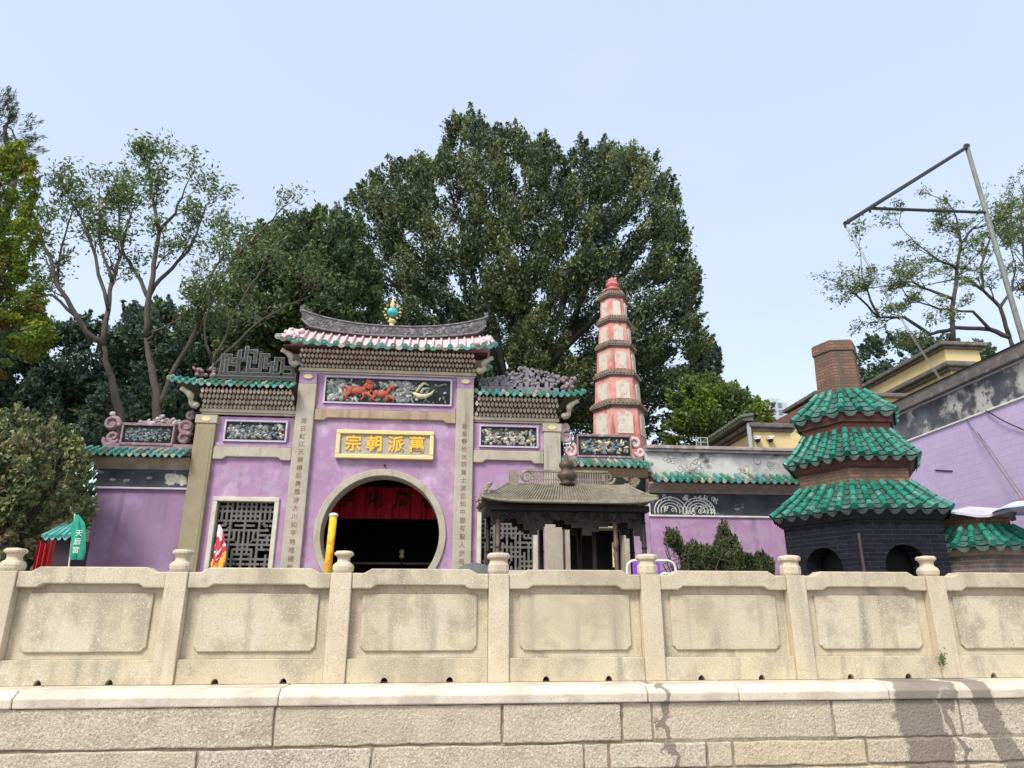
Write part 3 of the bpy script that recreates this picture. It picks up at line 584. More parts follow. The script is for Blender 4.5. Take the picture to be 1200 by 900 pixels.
# wing walls with window openings
def wing(xa, xb, wx0, wx1, wz1, ztop, parent=gate, zb=1.0, name='wing_wall', mm=purple, wz0=1.45):
    m = MB(); m.box(xa, wx0, G+.002, G+.4, zb, ztop); m.box(wx1, xb, G+.002, G+.4, zb, ztop); m.box(wx0, wx1, G+.002, G+.4, wz1, ztop); m.box(wx0, wx1, G+.002, G+.4, zb, wz0)
    return m.build(name, mm, parent)
def window(x0, x1, z0, z1, seed):
    m = MB(); t = .085
    m.box(x0, x0+t, G-.05, G+.2, z0+.001, z1-t-.001); m.box(x1-t, x1, G-.05, G+.2, z0+.001, z1-t-.001); m.box(x0, x1, G-.05, G+.2, z1-t, z1); m.box(x0, x1, G-.05, G+.2, z0-t, z0)
    wn = m.build('window_frame', M('cream_window_frame', L_(.66, .62, .50), L_(.52, .47, .37), 6, rough=.8), gate, bevel=.01)
    g = MB(); r = random.Random(seed); a, b = x0+t, x1-t; H = z1-t-z0; Wd = b-a; cx = (a+b)/2; cw = Wd/12; rh = H/14.0; tk = .040
    ya, yb = G+.06, G+.14
    # symmetric fret: horizontal and vertical bars, mirrored
    for i in range(15):
        z = z0+rh*i
        j = 0
        while j < 6:
            L = r.choice([1, 2, 2, 3]); 
            if r.random() < .74 or i % 5 == 0:
                xA, xB = cx+cw*j, cx+cw*min(6, j+L)
                g.box(xA-.008, xB+.008, ya, yb, z-tk/2, z+tk/2); g.box(2*cx-xB-.008, 2*cx-xA+.008, ya+.001, yb-.001, z-tk/2+.0005, z+tk/2-.0005)
            j += L
    for j in range(7):
        x = cx+cw*j; i = 0
        while i < 14:
            L = r.choice([1, 2, 3])
            if r.random() < .62 or j in (0, 6, 3):
                zA, zB = z0+rh*i, z0+rh*min(14, i+L)
                g.box(x-tk/2, x+tk/2, ya-.003, yb+.003, zA, zB)
                if j: g.box(2*cx-x-tk/2, 2*cx-x+tk/2, ya-.004, yb+.004, zA, zB)
            i += L
    for j in range(10):   # diagonals
        i = r.randrange(0, 13); q = r.randrange(0, 5); xA, zA = cx+cw*q, z0+rh*i
        for sg in (1, -1):
            g.tube([(cx+sg*cw*q, (ya+yb)/2, zA), (cx+sg*cw*(q+1), (ya+yb)/2, zA+rh*r.choice([1, -1, 1]) if i else zA+rh)], .017, 4)
    g.build('lattice', grille, wn)
wing(-5.12, -3.61, -4.97, -3.79, 2.82, 4.44); window(-5.00, -3.76, 1.50, 2.84, 3)
wing(-.04, 1.41, .10, 1.24, 2.80, 4.44); window(.07, 1.27, 1.50, 2.84, 9)
# cornices
cornice('bracket_cornice', -3.62, -.02, 5.53, 5.81, G+.05, .50, gate, rows=4, w=.077)
cornice('bracket_cornice', -5.46, -3.63, 4.60, 4.93, G+.05, .42, gate, rows=4, w=.076)
cornice('bracket_cornice', -.02, 1.72, 4.58, 4.93, G+.05, .42, gate, rows=4, w=.076)
s_bracket(-3.66, G, 5.54, 5.80, -1, gate); s_bracket(.02, G, 5.52, 5.78, 1, gate); s_bracket(-5.50, G, 4.60, 4.92, -1, gate); s_bracket(1.80, G, 4.58, 4.90, 1, gate)
# central roof: curved eaves
EY, RY = G-.52, G+.2
roof = MB(); roof.box(-3.55, -.08, G-.3, G+.6, 5.815, 5.90)
rf = roof.build('roof', darkred, gate)
def eave_z(x): t = (x+1.83)/2.15; return 5.835+.11*abs(t)**3
def rid_z(x): t = (x+1.83)/2.15; return 6.33+.14*abs(t)**2.2
sl_ = MB(); n = 40
for side in (0, 1):
    vs = []
    for i in range(n+1):
        x = -3.98+(4.3)*i/n
        for j in range(7):
            t = j/6; y = (EY+.10)*(1-t)+RY*t; z = eave_z(x)+.04+(rid_z(x)-eave_z(x)-.02)*(t**1.15)
            if side: y = 2*RY-y
            vs.append((x, y, z))
    fs = [(i*7+j, (i+1)*7+j, (i+1)*7+j+1, i*7+j+1) for i in range(n) for j in range(6)]
    sl_.add(vs, fs if not side else [f[::-1] for f in fs])
sl_.build('pink_roof_slope', pinkpl, rf, smooth=True)
m = MB()
for i in range(26):   # raised mortar ribs on the slope
    x = -3.9+4.14*i/25
    m.tube([(x, EY+.06, eave_z(x)+.07), (x, (EY+RY)/2, (eave_z(x)+rid_z(x))/2+.04), (x, RY-.05, rid_z(x)+.0)], .024, 7)
m.build('roof_rib', pinkpl, rf, smooth=True)
def eave_row(xa, xb, zf_, y, pitch, parent, r=.042, name='eave_tiles', slope=.45, back=.22, m0=None):
    m = MB(); nn = int((xb-xa)/pitch); p = (xb-xa)/nn
    for i in range(nn+1):
        x = xa+p*i; z = zf_(x); k = pick_gate()
        m.tube([(x, y, z+.05), (x, y+back, z+.05+back*slope)], r*.9, 8, k); m.tube([(x, y-.015, z+.045), (x, y+.01, z+.05)], [r*1.15, r*1.15], 10, k)
        m.tube([(x, y-.022, z+.045), (x, y-.012, z+.045)], [r*.5, r*.6], 8, pick_gate())
        if i < nn:
            x2 = x+p/2; z2 = zf_(x2); k = pick_gate(); pts = []
            for j in range(9):
                t = -1+2*j/8; pts.append((x2+t*p*.46, z2+.045-.085*(1-abs(t)**2.2)))
            pts2 = [(a, b+.028+.045*abs((a-x2)/(p*.46))**2*0) for a, b in pts[::-1]]
            top = [(x2+t*p*.46, z2+.06-.035*(1-t*t)) for t in (1, .5, 0, -.5, -1)]
            m.prism(pts+top, 'y', y-.006, y+.012, k)
            vs = []; 
            for yy, zz in ((y+.012, 0), (y+back, back*slope)):
                for j in range(5):
                    t = -1+j/2; vs.append((x2+t*p*.5, yy, zf_(x2)+.05-.03*(1-t*t)+zz))
            m.add(vs, [(j, j+1, j+6, j+5) for j in range(4)], k)
    return m.build(name, GT, parent)
eave_row(-4.02, .36, eave_z, EY, .225, rf, r=.052)
eave_row(-4.02, .36, eave_z, 2*RY-EY-.01, .225, rf, r=.052)
m = MB(); m.box(-3.9, .22, EY+.03, EY+.5, 5.815, 5.84); m.build('eave_board', darkred, rf)
# end lumps (pink scroll work)
for sx, cx in ((-1, -3.82), (1, .15)):
    m = MB()
    for k in range(14):
        t = random.random(); m.blob((cx+random.uniform(-.16, .16), EY+.12+t*.5, eave_z(cx)+.12+t*.28+random.uniform(-.03, .05)), (random.uniform(.05, .10), .09, random.uniform(.04, .08)), 0, random.uniform(-1, 1), 8, 6)
    m.build('gable_scrollwork', pinkpl, rf, smooth=True)
# swallowtail ridge
def rtop(t): return 6.57+.29*abs(t)**2.4
def rbot(t): return 6.33+.20*abs(t)**2.6
m = MB(); n = 48; vs = []
for i in range(n+1):
    t = -1+2*i/n; x = -1.76+1.96*t; a, b = rbot(t), rtop(t)
    if abs(t) > .9: a += (abs(t)-.9)*1.2
    for y, z in ((RY-.11, a), (RY+.11, a), (RY+.11, b), (RY-.11, b)): vs.append((x, y, z))
m.add(vs, [(i*4+q, (i+1)*4+q, (i+1)*4+(q+1) % 4, i*4+(q+1) % 4) for i in range(n) for q in range(4)]+[(0, 1, 2, 3), (n*4+3, n*4+2, n*4+1, n*4)])
figures(m, -2.6, -.95, 6.37, 6.55, RY-.11, 70, [1, 2, 1], .02, .045, .02)
for sg in (-1, 1):
    for k in range(60):
        t = random.uniform(.3, .93); zz = rbot(t)+(rtop(t)-rbot(t))*random.uniform(.2, .8); m.blob((-1.76+sg*1.96*t, RY-.11, zz), (random.uniform(.02, .06), .014, random.uniform(.015, .04)), random.choice([0, 1, 0]), random.uniform(-1, 1), 6, 5)
rg = m.build('ridge', [ridge_m, crest_gr, ridge_m], rf, bevel=.01)
m = MB()
for off, r in ((0, .022), (-.0, .018)):
    for f, dz in ((rtop, .0), (rbot, .012)):
        m.tube([(-1.76+1.97*t, RY-.115, f(t)+dz+(max(0, abs(t)-.9)*1.2 if f is rbot else 0)) for t in np.linspace(-1, 1, 41)], r*.8, 6)
m.build('ridge_moulding', crest_gr, rg, smooth=True)
for sx in (-1, 1):
    m = MB(); x = -1.76+1.96*sx; z = rtop(1)
    m.tube([(x-sx*.1, RY, z-.12), (x, RY, z+.02), (x+sx*.03, RY, z+.09), (x-sx*.02, RY, z+.16)], [.05, .06, .045, .015], 7)
    for k in range(6): m.blob((x+random.uniform(-.05, .05), RY, z+random.uniform(-.05, .15)), (.03, .04, .04), 0, k)
    m.build('ridge_finial', ridge_m, rg, smooth=True)
pc = W(460, 365, RY)
m = MB(); m.lathe((pc.x, RY, 6.57), [(.05, 0), (.09, .03), (.05, .07), (.05, .12), (.10, .15), (.06, .19)], 14, 1)
m.blob((pc.x, RY, pc.z-.02), (.125, .10, .11), 0, 0, 16, 12)
m.lathe((pc.x, RY, pc.z+.08), [(.03, 0), (.055, .02), (.03, .05), (.05, .08), (.045, .11), (.02, .15), (.03, .18), (.008, .24)], 12, 1)
for k in range(14):
    a = 2*math.pi*k/14; r = .165+.02*(k % 2)
    m.blob((pc.x+r*math.cos(a), RY, pc.z-.02+r*math.sin(a)), (.035, .02, .025), 2 if k % 2 else 1, a, 6, 5)
m.build('pearl_finial', [M('turquoise_glaze', L_(.03, .38, .42), L_(.06, .48, .48), 8, rough=.25, coat=.5), gold_frame, FIG[5]], rf, smooth=True)
# side roofs
for xa, xb, ze, sgn in ((-6.02, -3.66, 4.955, -1), (0.0, 2.22, 4.93, 1)):
    y = G-.42
    m = MB(); m.box(max(xa, -5.5), min(xb, 1.8), G-.25, G+.5, ze+.0, ze+.055)
    sr = m.build('side_roof', darkred, gate)
    def ez(x, xa=xa, xb=xb, ze=ze, sgn=sgn):
        t = (x-xa)/(xb-xa); t = 1-t if sgn < 0 else t; return ze+.02+.07*max(0, (t-.6)/.4)**2
    eave_row(xa, xb, ez, y, .135, sr, r=.038)
    m = MB(); m.prism([(y+.05, ze+.06), (G+.2, ze+.26), (G+.6, ze+.06)], 'x', xa+.1, xb-.1); m.build('roof_slope', GT[3], sr)
# left key-fret crest: black with white outlines
def fret(bars, y, parent, mats, name, t=.05):
    m = MB(); k = 0
    for (x0, x1, z0, z1) in bars:
        k += 1; m.box(x0-t/2, x1+t/2, y-.04-.001*(k % 5), y+.06+.001*(k % 5), z0-t/2, z1+t/2, 0)
        e = .009; m.box(x0-t/2-e, x1+t/2+e, y-.028-.0007*(k % 7), y+.02, z0-t/2-e, z1+t/2+e, 1)
    return m.build(name, mats, parent)
base = 5.21
def Fx(px): return W(px, 440, G+.15).x
def Fz(py): return W(290, py, G+.15).z
B = []
def hb(x0, x1, y): B.append((Fx(x0), Fx(x1), Fz(y), Fz(y)))
def vb(x, y0, y1): B.append((Fx(x), Fx(x), Fz(y1), Fz(y0)))
B = []; hb(258, 345, 438.5); hb(252, 345, 443)
vb(259, 418, 438); hb(259, 268, 418); vb(268, 418, 428); hb(268, 278, 428); vb(264, 424, 436); vb(278, 413, 438); hb(272, 284, 422); vb(286, 408, 422); hb(286, 294, 412); vb(290, 420, 434); hb(290, 304, 434); vb(304, 416, 434); hb(304, 312, 416); vb(310, 416, 430); hb(310, 318, 427); vb(318, 425, 438)
hb(322, 330, 420); vb(322, 420, 432); vb(330, 420, 438); hb(334, 343, 430); vb(343, 430, 438); vb(297, 412, 424)
fret(B, G+.15, gate, [crest_dk, FIG[1]], 'key_fret_crest', .055)
m = MB()
for k in range(150):
    px = random.uniform(248, 348); hgt = 30*math.exp(-((px-292)/34)**2)+8; py = 446-random.random()*hgt; c0 = W(px, py, G+.2); m.blob((c0.x, G+.2, c0.z), (random.uniform(.02, .05), .03, random.uniform(.02, .045)), 0, random.uniform(-1.5, 1.5), 6, 5)
m.build('crest_backing', crest_dk, gate)
m = MB(); c0 = W(240, 437, G+.15)
for k in range(26): m.blob((c0.x+random.uniform(-.2, .22), G+.15+random.uniform(-.05, .05), c0.z+random.uniform(-.08, .10)), (random.uniform(.03, .06), .05, random.uniform(.025, .05)), 0, random.uniform(-1.5, 1.5))
m.build('crest_scroll', pinkdk, gate, smooth=True)
B = []; hb(566, 652, 446); hb(566, 650, 450)
for (x, y0) in ((575, 442), (582, 436), (590, 434), (597, 440), (603, 434), (610, 440), (617, 426), (624, 424), (630, 432), (640, 434), (646, 440)): vb(x, y0, 450)
hb(580, 592, 435); hb(600, 607, 434); hb(615, 628, 425); hb(618, 632, 436); hb(638, 648, 435); hb(590, 600, 441); hb(607, 618, 438)
bars = B; m = MB(); k = 0
for (x0, x1, z0, z1) in bars:
    k += 1; m.box(x0-.04, x1+.04, G+.10-.002*(k % 6), G+.21+.002*(k % 6), z0-.035, z1+.035)
for k in range(170):
    px = random.uniform(562, 655); hgt = 15*math.exp(-((px-618)/30)**2)+7; py = 452-random.random()*hgt; c0 = W(px, py, G+.15); m.blob((c0.x, G+.13+random.uniform(-.04, .04), c0.z), (random.uniform(.02, .05), .03, random.uniform(.02, .05)), 0, random.uniform(-1.5, 1.5), 6, 5)
m.build('key_fret_crest', crest_gr, gate, bevel=.01)
m = MB(); c0 = W(664, 450, G+.15)
for k in range(30): m.blob((c0.x+random.uniform(-.16, .22), G+.15+random.uniform(-.05, .05), c0.z+random.uniform(-.12, .14)), (random.uniform(.03, .065), .05, random.uniform(.03, .05)), 0, random.uniform(-1.5, 1.5))
m.build('crest_scroll', pinkdk, gate, smooth=True)
# name board
m = MB(); sx0, sx1, sz0, sz1 = -2.77, -.83, 3.63, 4.21; t = .085
m.box(sx0+t, sx1-t, G-.07, G-.005, sz0+t, sz1-t); nb = m.build('name_board', board, gate)
m = MB(); m.box(sx0, sx1, G-.12, G-.004, sz1-t+.001, sz1); m.box(sx0, sx1, G-.12, G-.004, sz0, sz0+t-.001); m.box(sx0, sx0+t-.001, G-.119, G-.004, sz0+t, sz1-t); m.box(sx1-t+.001, sx1, G-.119, G-.004, sz0+t, sz1-t)
m.build('board_frame', gold_frame, nb, bevel=.015)
for i, ch in enumerate('宗朝派萬'):
    text_part('character', ch, (sx0+.34+i*.42, G-.078, (sz0+sz1)/2-.005), .345, gold, nb, ext=.012, bold=.008, sx=.95)
# dark hall behind
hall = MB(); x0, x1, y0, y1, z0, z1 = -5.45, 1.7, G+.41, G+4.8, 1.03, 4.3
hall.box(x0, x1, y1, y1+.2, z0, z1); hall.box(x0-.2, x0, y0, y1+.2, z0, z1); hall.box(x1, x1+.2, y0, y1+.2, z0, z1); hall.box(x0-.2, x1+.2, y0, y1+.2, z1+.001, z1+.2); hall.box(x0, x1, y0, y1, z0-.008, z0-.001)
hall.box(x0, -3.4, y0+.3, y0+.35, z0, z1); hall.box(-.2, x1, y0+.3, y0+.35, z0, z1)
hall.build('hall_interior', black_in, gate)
bn = MB(); bz1, bz0 = W(450, 571, 8.2).z, W(450, 608, 8.2).z; n = 60; vs = []
for i in range(n+1):
    x = -3.3+3.0*i/n; y = 8.2+.03*math.sin(i*1.1)+.02*math.sin(i*2.7)
    for z in (bz0, bz1): vs.append((x, y, z)); 
bn.add(vs, [(2*i, 2*i+2, 2*i+3, 2*i+1) for i in range(n)])
for v in list(vs): pass
bn.add([(a, b+.01, c) for a, b, c in vs], [(2*i, 2*i+1, 2*i+3, 2*i+2) for i in range(n)])
bo = bn.build('red_banner', M('crimson_cloth', L_(.60, .012, .04), L_(.42, .01, .03), 5, rough=.8)); tag(bo, 'crimson cloth banner with dark characters hanging inside the moon doorway', 'banner')
for i, ch in enumerate('宇化周德'):
    text_part('banner_character', ch, (-2.75+i*.62, 8.15, (bz0+bz1)/2+.04), .40, darkred, bo, ext=.003, bold=.008)
# hanging lamp + shelf in the dark
lp = W(471, 648, 8.6); m = MB(); m.lathe((lp.x, 8.6, lp.z-.12), [(.02, 0), (.07, .03), (.04, .07), (.03, .10), (.06, .13), (.05, .17), (.01, .2)], 12)
m.build('altar_lamp', gold_frame); tag(bpy.data.objects['altar_lamp'], 'small brass altar lamp glinting in the dark hall', 'lamp')
sb = bpy.data.objects['altar_lamp']
ta = thing('altar_table', 'dark altar table deep inside the round doorway', 'table', (lp.x-.2, 8.8, 1.03))
m = MB(); m.box(lp.x-1.2, lp.x+.9, 8.6, 9.2, 1.75, 1.81); m.build('tabletop', M('dark_lacquer', L_(.10, .025, .015), L_(.05, .02, .012), 5, rough=.4), ta, bevel=.01)
for dx in (-1.1, .8):
    for yy in (8.65, 9.12): m = MB(); m.box(lp.x+dx-.04, lp.x+dx+.04, yy, yy+.05, 1.03, 1.749); m.build('leg', bronze_dk, ta)
m = MB(); m.tube([(lp.x, 8.6, lp.z-.13), (lp.x, 8.6, 1.03)], .02, 8); m.build('stem', bronze_dk, sb)

# ------------------------------------------------------------------ left side wall
lwall = thing('side_wall', 'low mauve wall left of the gate with dark frieze and weathered crest', 'wall', (-6.3, G, 0))
xl = -7.14; pts = [(xl+.02, -.0), (xl+.02, 2.98), (-5.505, 2.96), (-5.505, 0)]
m = MB(); m.prism([(xl, 0), (xl-.03, 2.96), (-5.505, 2.96), (-5.505, 0)], 'y', G+.03, G+.42); m.build('wall', purple_dk, lwall)
m = MB(); m.box(xl-.06, -5.506, G-.01, G+.42, 3.0, 3.34); fz = m.build('frieze', bandpaint, lwall)
m = MB(); 
def fx(px, py=560): return W(px, py, G-.01)
c0 = W(205, 563, G-.01); figures(m, c0.x-.22, -5.53, 3.03, 3.31, G-.012, 60, [0, 0, 1], .03, .07, .01)
for (a, b) in ((118, 553), (132, 562), (148, 563), (175, 560)): c0 = W(a, b, G-.01); m.blob((c0.x, G-.012, c0.z), (.06, .008, .03), 2, random.uniform(-.5, .5))
m.build('painted_scroll', [FIG[1], FIG[6], FIG[0]], fz)
m = MB(); m.box(xl-.08, -5.507, G-.03, G+.41, 2.962, 2.998); m.build('string_course', pale_trim, lwall, bevel=.006)
m = MB(); m.prism([(G-.02, 3.342), (G-.17, 3.52), (G-.17, 3.56), (G+.42, 3.56), (G+.42, 3.342)], 'x', xl-.12, -5.508); m.build('cornice', sand, lwall, bevel=.01)
def lz(x): return 3.56+.03*max(0, (-x-6.6))**1.5
eave_row(-7.52, -5.56, lz, G-.33, .125, lwall, r=.036, back=.3)
m = MB(); m.box(-7.22, -5.52, G+.02, G+.34, 3.58, 3.86); m.prism([(G-.2, 3.60), (G+.02, 3.72), (G+.02, 3.58)], 'x', -7.4, -5.53); m.build('crest_base', pinkdk, lwall)
m = MB(); a = W(146, 510, G+.1); b = W(206, 495, G+.1); cz0, cz1 = W(170, 520, G+.1).z, W(170, 500, G+.1).z
m.box(a.x, b.x, G+.05, G+.3, cz0, cz1, 7); figures(m, a.x+.02, b.x-.02, cz0+.02, cz1-.02, G+.045, 120, [0, 2, 3, 0], .015, .035, .02)
cp = m.build('crest_panel', FIG+[slate], lwall, smooth=True)
m = MB(); t = .035; m.box(a.x-t, b.x+t, G, G+.32, cz1, cz1+.05); m.box(a.x-t, b.x+t, G, G+.32, cz0-.05, cz0); m.box(a.x-t, a.x, G+.001, G+.31, cz0+.001, cz1-.001); m.box(b.x, b.x+t, G+.001, G+.31, cz0+.001, cz1-.001)
m.build('crest_frame', pinkdk, cp, bevel=.006)
m = MB()
def swirl(m, c, r0, turns, sgn, y, mi=0, th=.045, start=0):
    pts = []; rr = []
    for k in range(28):
        t = k/27; a = start+sgn*turns*2*math.pi*t; r = r0*(1-.8*t); pts.append((c[0]+r*math.cos(a), y, c[1]+r*math.sin(a))); rr.append(th*(1-.5*t))
    m.tube(pts, rr, 7, mi)
for (px, py, r0, sg) in ((131, 497, .16, 1), (133, 512, .13, -1), (219, 500, .17, -1), (216, 514, .13, 1), (127, 517, .09, 1), (224, 488, .08, 1)):
    c0 = W(px, py, G+.12); swirl(m, (c0.x, c0.z), r0, 1.2, sg, G+.12, 0, .05, random.random()*6)
    m.blob((c0.x, G+.15, c0.z), (r0*.8, .04, r0*.8), 0)
m.build('crest_scroll', pinkdk, lwall, smooth=True)
m = MB()
for k in range(70):
    px = random.uniform(163, 212); up_ = random.random()*(4+7*math.exp(-((px-192)/12)**2)); c0 = W(px, 498.5-up_, G+.15); m.blob(c0, (random.uniform(.03, .06), .04, random.uniform(.03, .05)), random.choice([0, 0, 1, 2]), random.uniform(-1.5, 1.5))
c0 = W(132, 485, G+.15); m.blob(c0, (.06, .04, .05), 1)
m.build('crest_figure', [pinkdk, FIG[1], FIG[0]], lwall, smooth=True)

# ------------------------------------------------------------------ right side wall with doorway
rwall = thing('side_wall', 'purple wall right of the gate with small stone doorway and figured crest', 'wall', (2.6, G, 0))
dx0, dx1, dz1 = W(668, 640, G).x, W(732, 640, G).x, W(700, 619, G).z
m = MB(); m.box(1.762, dx0-.1, G+.03, G+.42, 0, 3.36); m.box(dx1+.1, 3.56, G+.03, G+.42, 0, 3.36); m.box(dx0-.1, dx1+.1, G+.03, G+.42, dz1+.09, 3.36)
m.build('wall', purple, rwall)
m = MB(); m.box(dx0-.1, dx0, G-.02, G+.4, 1.02, dz1); m.box(dx1, dx1+.1, G-.02, G+.4, 1.02, dz1); m.box(dx0-.12, dx1+.12, G-.03, G+.4, dz1+.001, dz1+.11); ds = m.build('door_surround', stone, rwall, bevel=.01)
m = MB(); m.box(dx0, dx1, G+.9, G+.95, 1.02, dz1+.1); m.box(dx0-.03, dx0, G+.42, G+.9, 1.02, dz1+.1); m.box(dx1, dx1+.03, G+.42, G+.9, 1.02, dz1+.1); m.box(dx0, dx1, G+.42, G+.95, dz1+.101, dz1+.12)
m.box((dx0+dx1)/2-.04, (dx0+dx1)/2+.04, G+.3, G+.36, 1.02, dz1, 1); m.build('door_recess', [black_in, bronze_dk], rwall)
c0 = W(721, 650, G+.25); m = MB(); m.box(c0.x-.055, c0.x+.055, G+.25, G+.28, c0.z-.25, c0.z+.25); pq = m.build('couplet_plaque', gold_frame, rwall, bevel=.004)
m = MB(); m.prism([(G+.0, 3.362), (G-.14, 3.50), (G-.14, 3.54), (G+.42, 3.54), (G+.42, 3.362)], 'x', 1.765, 3.56); m.build('cornice', stone_brown, rwall, bevel=.01)
c0, c1 = W(716, 547, G), W(755, 577, G)
m = MB(); m.box(c0.x, 3.52, G, G+.029, c1.z, c0.z-.02, 7); figures(m, c0.x+.25, 3.45, c1.z+.03, c0.z-.05, G+.002, 26, [6, 6, 5], .03, .07, .012); m.build('painted_corner_panel', FIG+[slate], rwall, smooth=True)
eave_row(1.80, 3.58, lambda x: 3.545, G-.30, .135, rwall, r=.038, back=.3)
m = MB(); m.box(1.78, 3.5, G+.02, G+.3, 3.56, 3.80); m.prism([(G-.2, 3.58), (G+.02, 3.70), (G+.02, 3.565)], 'x', 1.8, 3.5); m.build('crest_base', pinkdk, rwall)
a, b = W(677, 520, G+.1), W(737, 520, G+.1); cz0, cz1 = W(705, 535, G+.1).z, W(705, 513, G+.1).z
m = MB(); m.box(a.x, b.x, G+.05, G+.3, cz0, cz1, 7); figures(m, a.x+.02, b.x-.02, cz0+.02, cz1-.02, G+.04, 110, [0, 3, 5, 6, 2, 0, 3], .02, .05, .02); cp = m.build('crest_panel', FIG+[slate], rwall, smooth=True)
m = MB(); t = .03; m.box(a.x-t, b.x+t, G, G+.32, cz1, cz1+.05); m.box(a.x-t, b.x+t, G, G+.32, cz0-.04, cz0); m.box(a.x-t, a.x, G+.001, G+.31, cz0+.001, cz1-.001); m.box(b.x, b.x+t, G+.001, G+.31, cz0+.001, cz1-.001); m.build('crest_frame', pinkdk, cp, bevel=.006)
m = MB()
for (px, py, r0, sg) in ((664, 512, .16, 1), (668, 528, .15, -1), (744, 520, .14, -1), (750, 530, .10, 1), (662, 500, .1, 1)):
    c0 = W(px, py, G+.12); swirl(m, (c0.x, c0.z), r0, 1.2, sg, G+.12, 0, .05, random.random()*6); m.blob((c0.x, G+.16, c0.z), (r0*.8, .04, r0*.8), 0)
m.build('crest_scroll', pinkpl, rwall, smooth=True)

# ------------------------------------------------------------------ long wall
lw = thing('courtyard_wall', 'long purple wall with tiled eave and mould stained painted upper band', 'wall', (6.2, G, 0))
XR = 8.9
m = MB(); m.box(3.562, XR, G+.05, G+.4, 0, 2.60); m.build('wall', purple, lw)
m = MB(); m.box(3.562, XR, G+.03, G+.4, 2.602, 3.06); fz = m.build('frieze', bandpaint, lw)
m = MB(); m.box(3.562, XR, G+.015, G+.39, 2.585, 2.62); m.box(3.562, 3.60, G+.02, G+.03, 2.62, 3.05); m.build('string_course', white, lw, bevel=.004)
m = MB(); yy = G+.025
for c_, dr in (((4.02, 2.78), 1), ((4.62, 2.78), -1)):
    for r0 in (.11, .17, .23, .29):
        m.tube([(c_[0]+r0*1.15*math.cos(a), yy, c_[1]-.08+r0*.95*math.sin(a)) for a in np.linspace(-.3, math.pi+.3, 22)], .013, 6)
for k in range(34): 
    x = random.uniform(3.66, 5.0); z = random.choice([random.uniform(2.66, 2.72), random.uniform(2.94, 3.0), random.uniform(2.66, 3.0)]); swirl(m, (x, z), .05, 1.1, random.choice([-1, 1]), yy, 0, .011, random.random()*6)
m.tube([(4.25, yy, 2.68), (4.32, yy, 2.82), (4.40, yy, 2.68)], .012, 6)
m.build('white_scroll_relief', white, fz, smooth=True)
m = MB(); m.prism([(G+.0, 3.062), (G-.02, 3.12), (G-.16, 3.22), (G-.16, 3.26), (G+.4, 3.26), (G+.4, 3.062)], 'x', 3.562, XR-.01); m.build('cornice', sand, lw, bevel=.01)
eave_row(3.62, XR-.1, lambda x: 3.26, G-.34, .150, lw, r=.042, back=.32, slope=.5)
m = MB(); m.prism([(G-.1, 3.265), (G-.1, 3.34), (G+.02, 3.42), (G+.02, 3.265)], 'x', 3.6, XR-.05); m.build('eave_bed', GT[3], lw)
m = MB(); m.box(3.562, XR-.01, G+.06, G+.38, 3.42, 3.93); m.build('painted_upper_band', dirtywhite, lw)
m = MB()
for cx in (4.0, 4.45, 6.0):
    for k in range(5): swirl(m, (cx+random.uniform(-.3, .3), 3.68+random.uniform(-.14, .14)), random.uniform(.06, .13), 1.2, random.choice([-1, 1]), G+.058, 0 if k else 1, .007, random.random()*6)
m.build('faint_painted_motif', [FIG[0], FIG[5]], lw)
m = MB(); m.box(3.562, XR-.01, G-.02, G+.44, 3.932, 3.985, 0); m.box(3.562, XR-.01, G-.06, G+.48, 3.987, 4.06, 0); m.build('wall_coping', M('pinkish_coping', L_(.36, .30, .27), L_(.22, .19, .17), 4, rough=.9, c3=L_(.46, .40, .37), s3=5, lo3=.5, hi3=.65), lw, bevel=.012)

# ------------------------------------------------------------------ right house wall (runs towards the camera)
hs = thing('side_building', 'lavender painted building on the right with grey roof edge and mouldy frieze', 'building', (9.4, 3, 0))
z1, z2, z3, z4 = WX(1130, 491, XR).z, WX(1130, 449, XR).z, WX(1130, 438, XR).z, 0
zp = (WX(1065, 520, XR).z+WX(1200, 462, XR).z)/2; zb = (WX(1048, 490, XR).z+WX(1200, 417, XR).z)/2; zt = (WX(1048, 478, XR).z+WX(1200, 397, XR).z)/2
ya, yb = -1.0, G+.6
print('house z', zp, zb, zt)
m = MB(); m.box(XR+.03, XR+.4, ya, yb, 0, zp); m.build('wall', lavender, hs)
m = MB(); m.box(XR, XR+.4, ya-.01, yb+.01, zp+.001, zp+.035); m.build('white_moulding', white, hs, bevel=.006)
m = MB(); m.box(XR+.02, XR+.4, ya, yb, zp+.036, zb-.03); m.build('frieze', moulddark, hs)
m = MB(); m.box(XR-.02, XR+.41, ya-.02, yb+.02, zb-.029, zb); m.build('upper_moulding', pale_trim, hs, bevel=.006)
m = MB(); m.box(XR-.10, XR+.45, ya-.05, yb+.05, zb+.001, zt-.002); m.prism([(XR-.14, zt), (XR+.2, zt+.06), (XR+.6, zt)], 'y', ya-.06, yb+.06); m.build('roof_edge', concrete, hs, bevel=.02)
m = MB(); m.box(XR+.4, XR+3, yb-.3, yb, 0, zp); m.build('gable_wall', lavender, hs)
m = MB(); m.box(XR+.4, XR+3, ya, ya+.3, 0, zp); m.build('gable_wall', lavender, hs)
m = MB(); m.tube([WX(1096, 551, XR+.02), WX(1116, 552, XR+.02)], .012, 6); m.build('drain_slot', black_in, hs)
for pa, pb, nm in (((1155, 481), (1200, 504), 1),):
    m = MB(); m.tube([WX(*pa, XR-.0), WX((pa[0]+pb[0])/2, (pa[1]+pb[1])/2+1.5, XR-.03), WX(*pb, XR-.0)], .010, 5); m.build('wire', bronze_dk, hs)

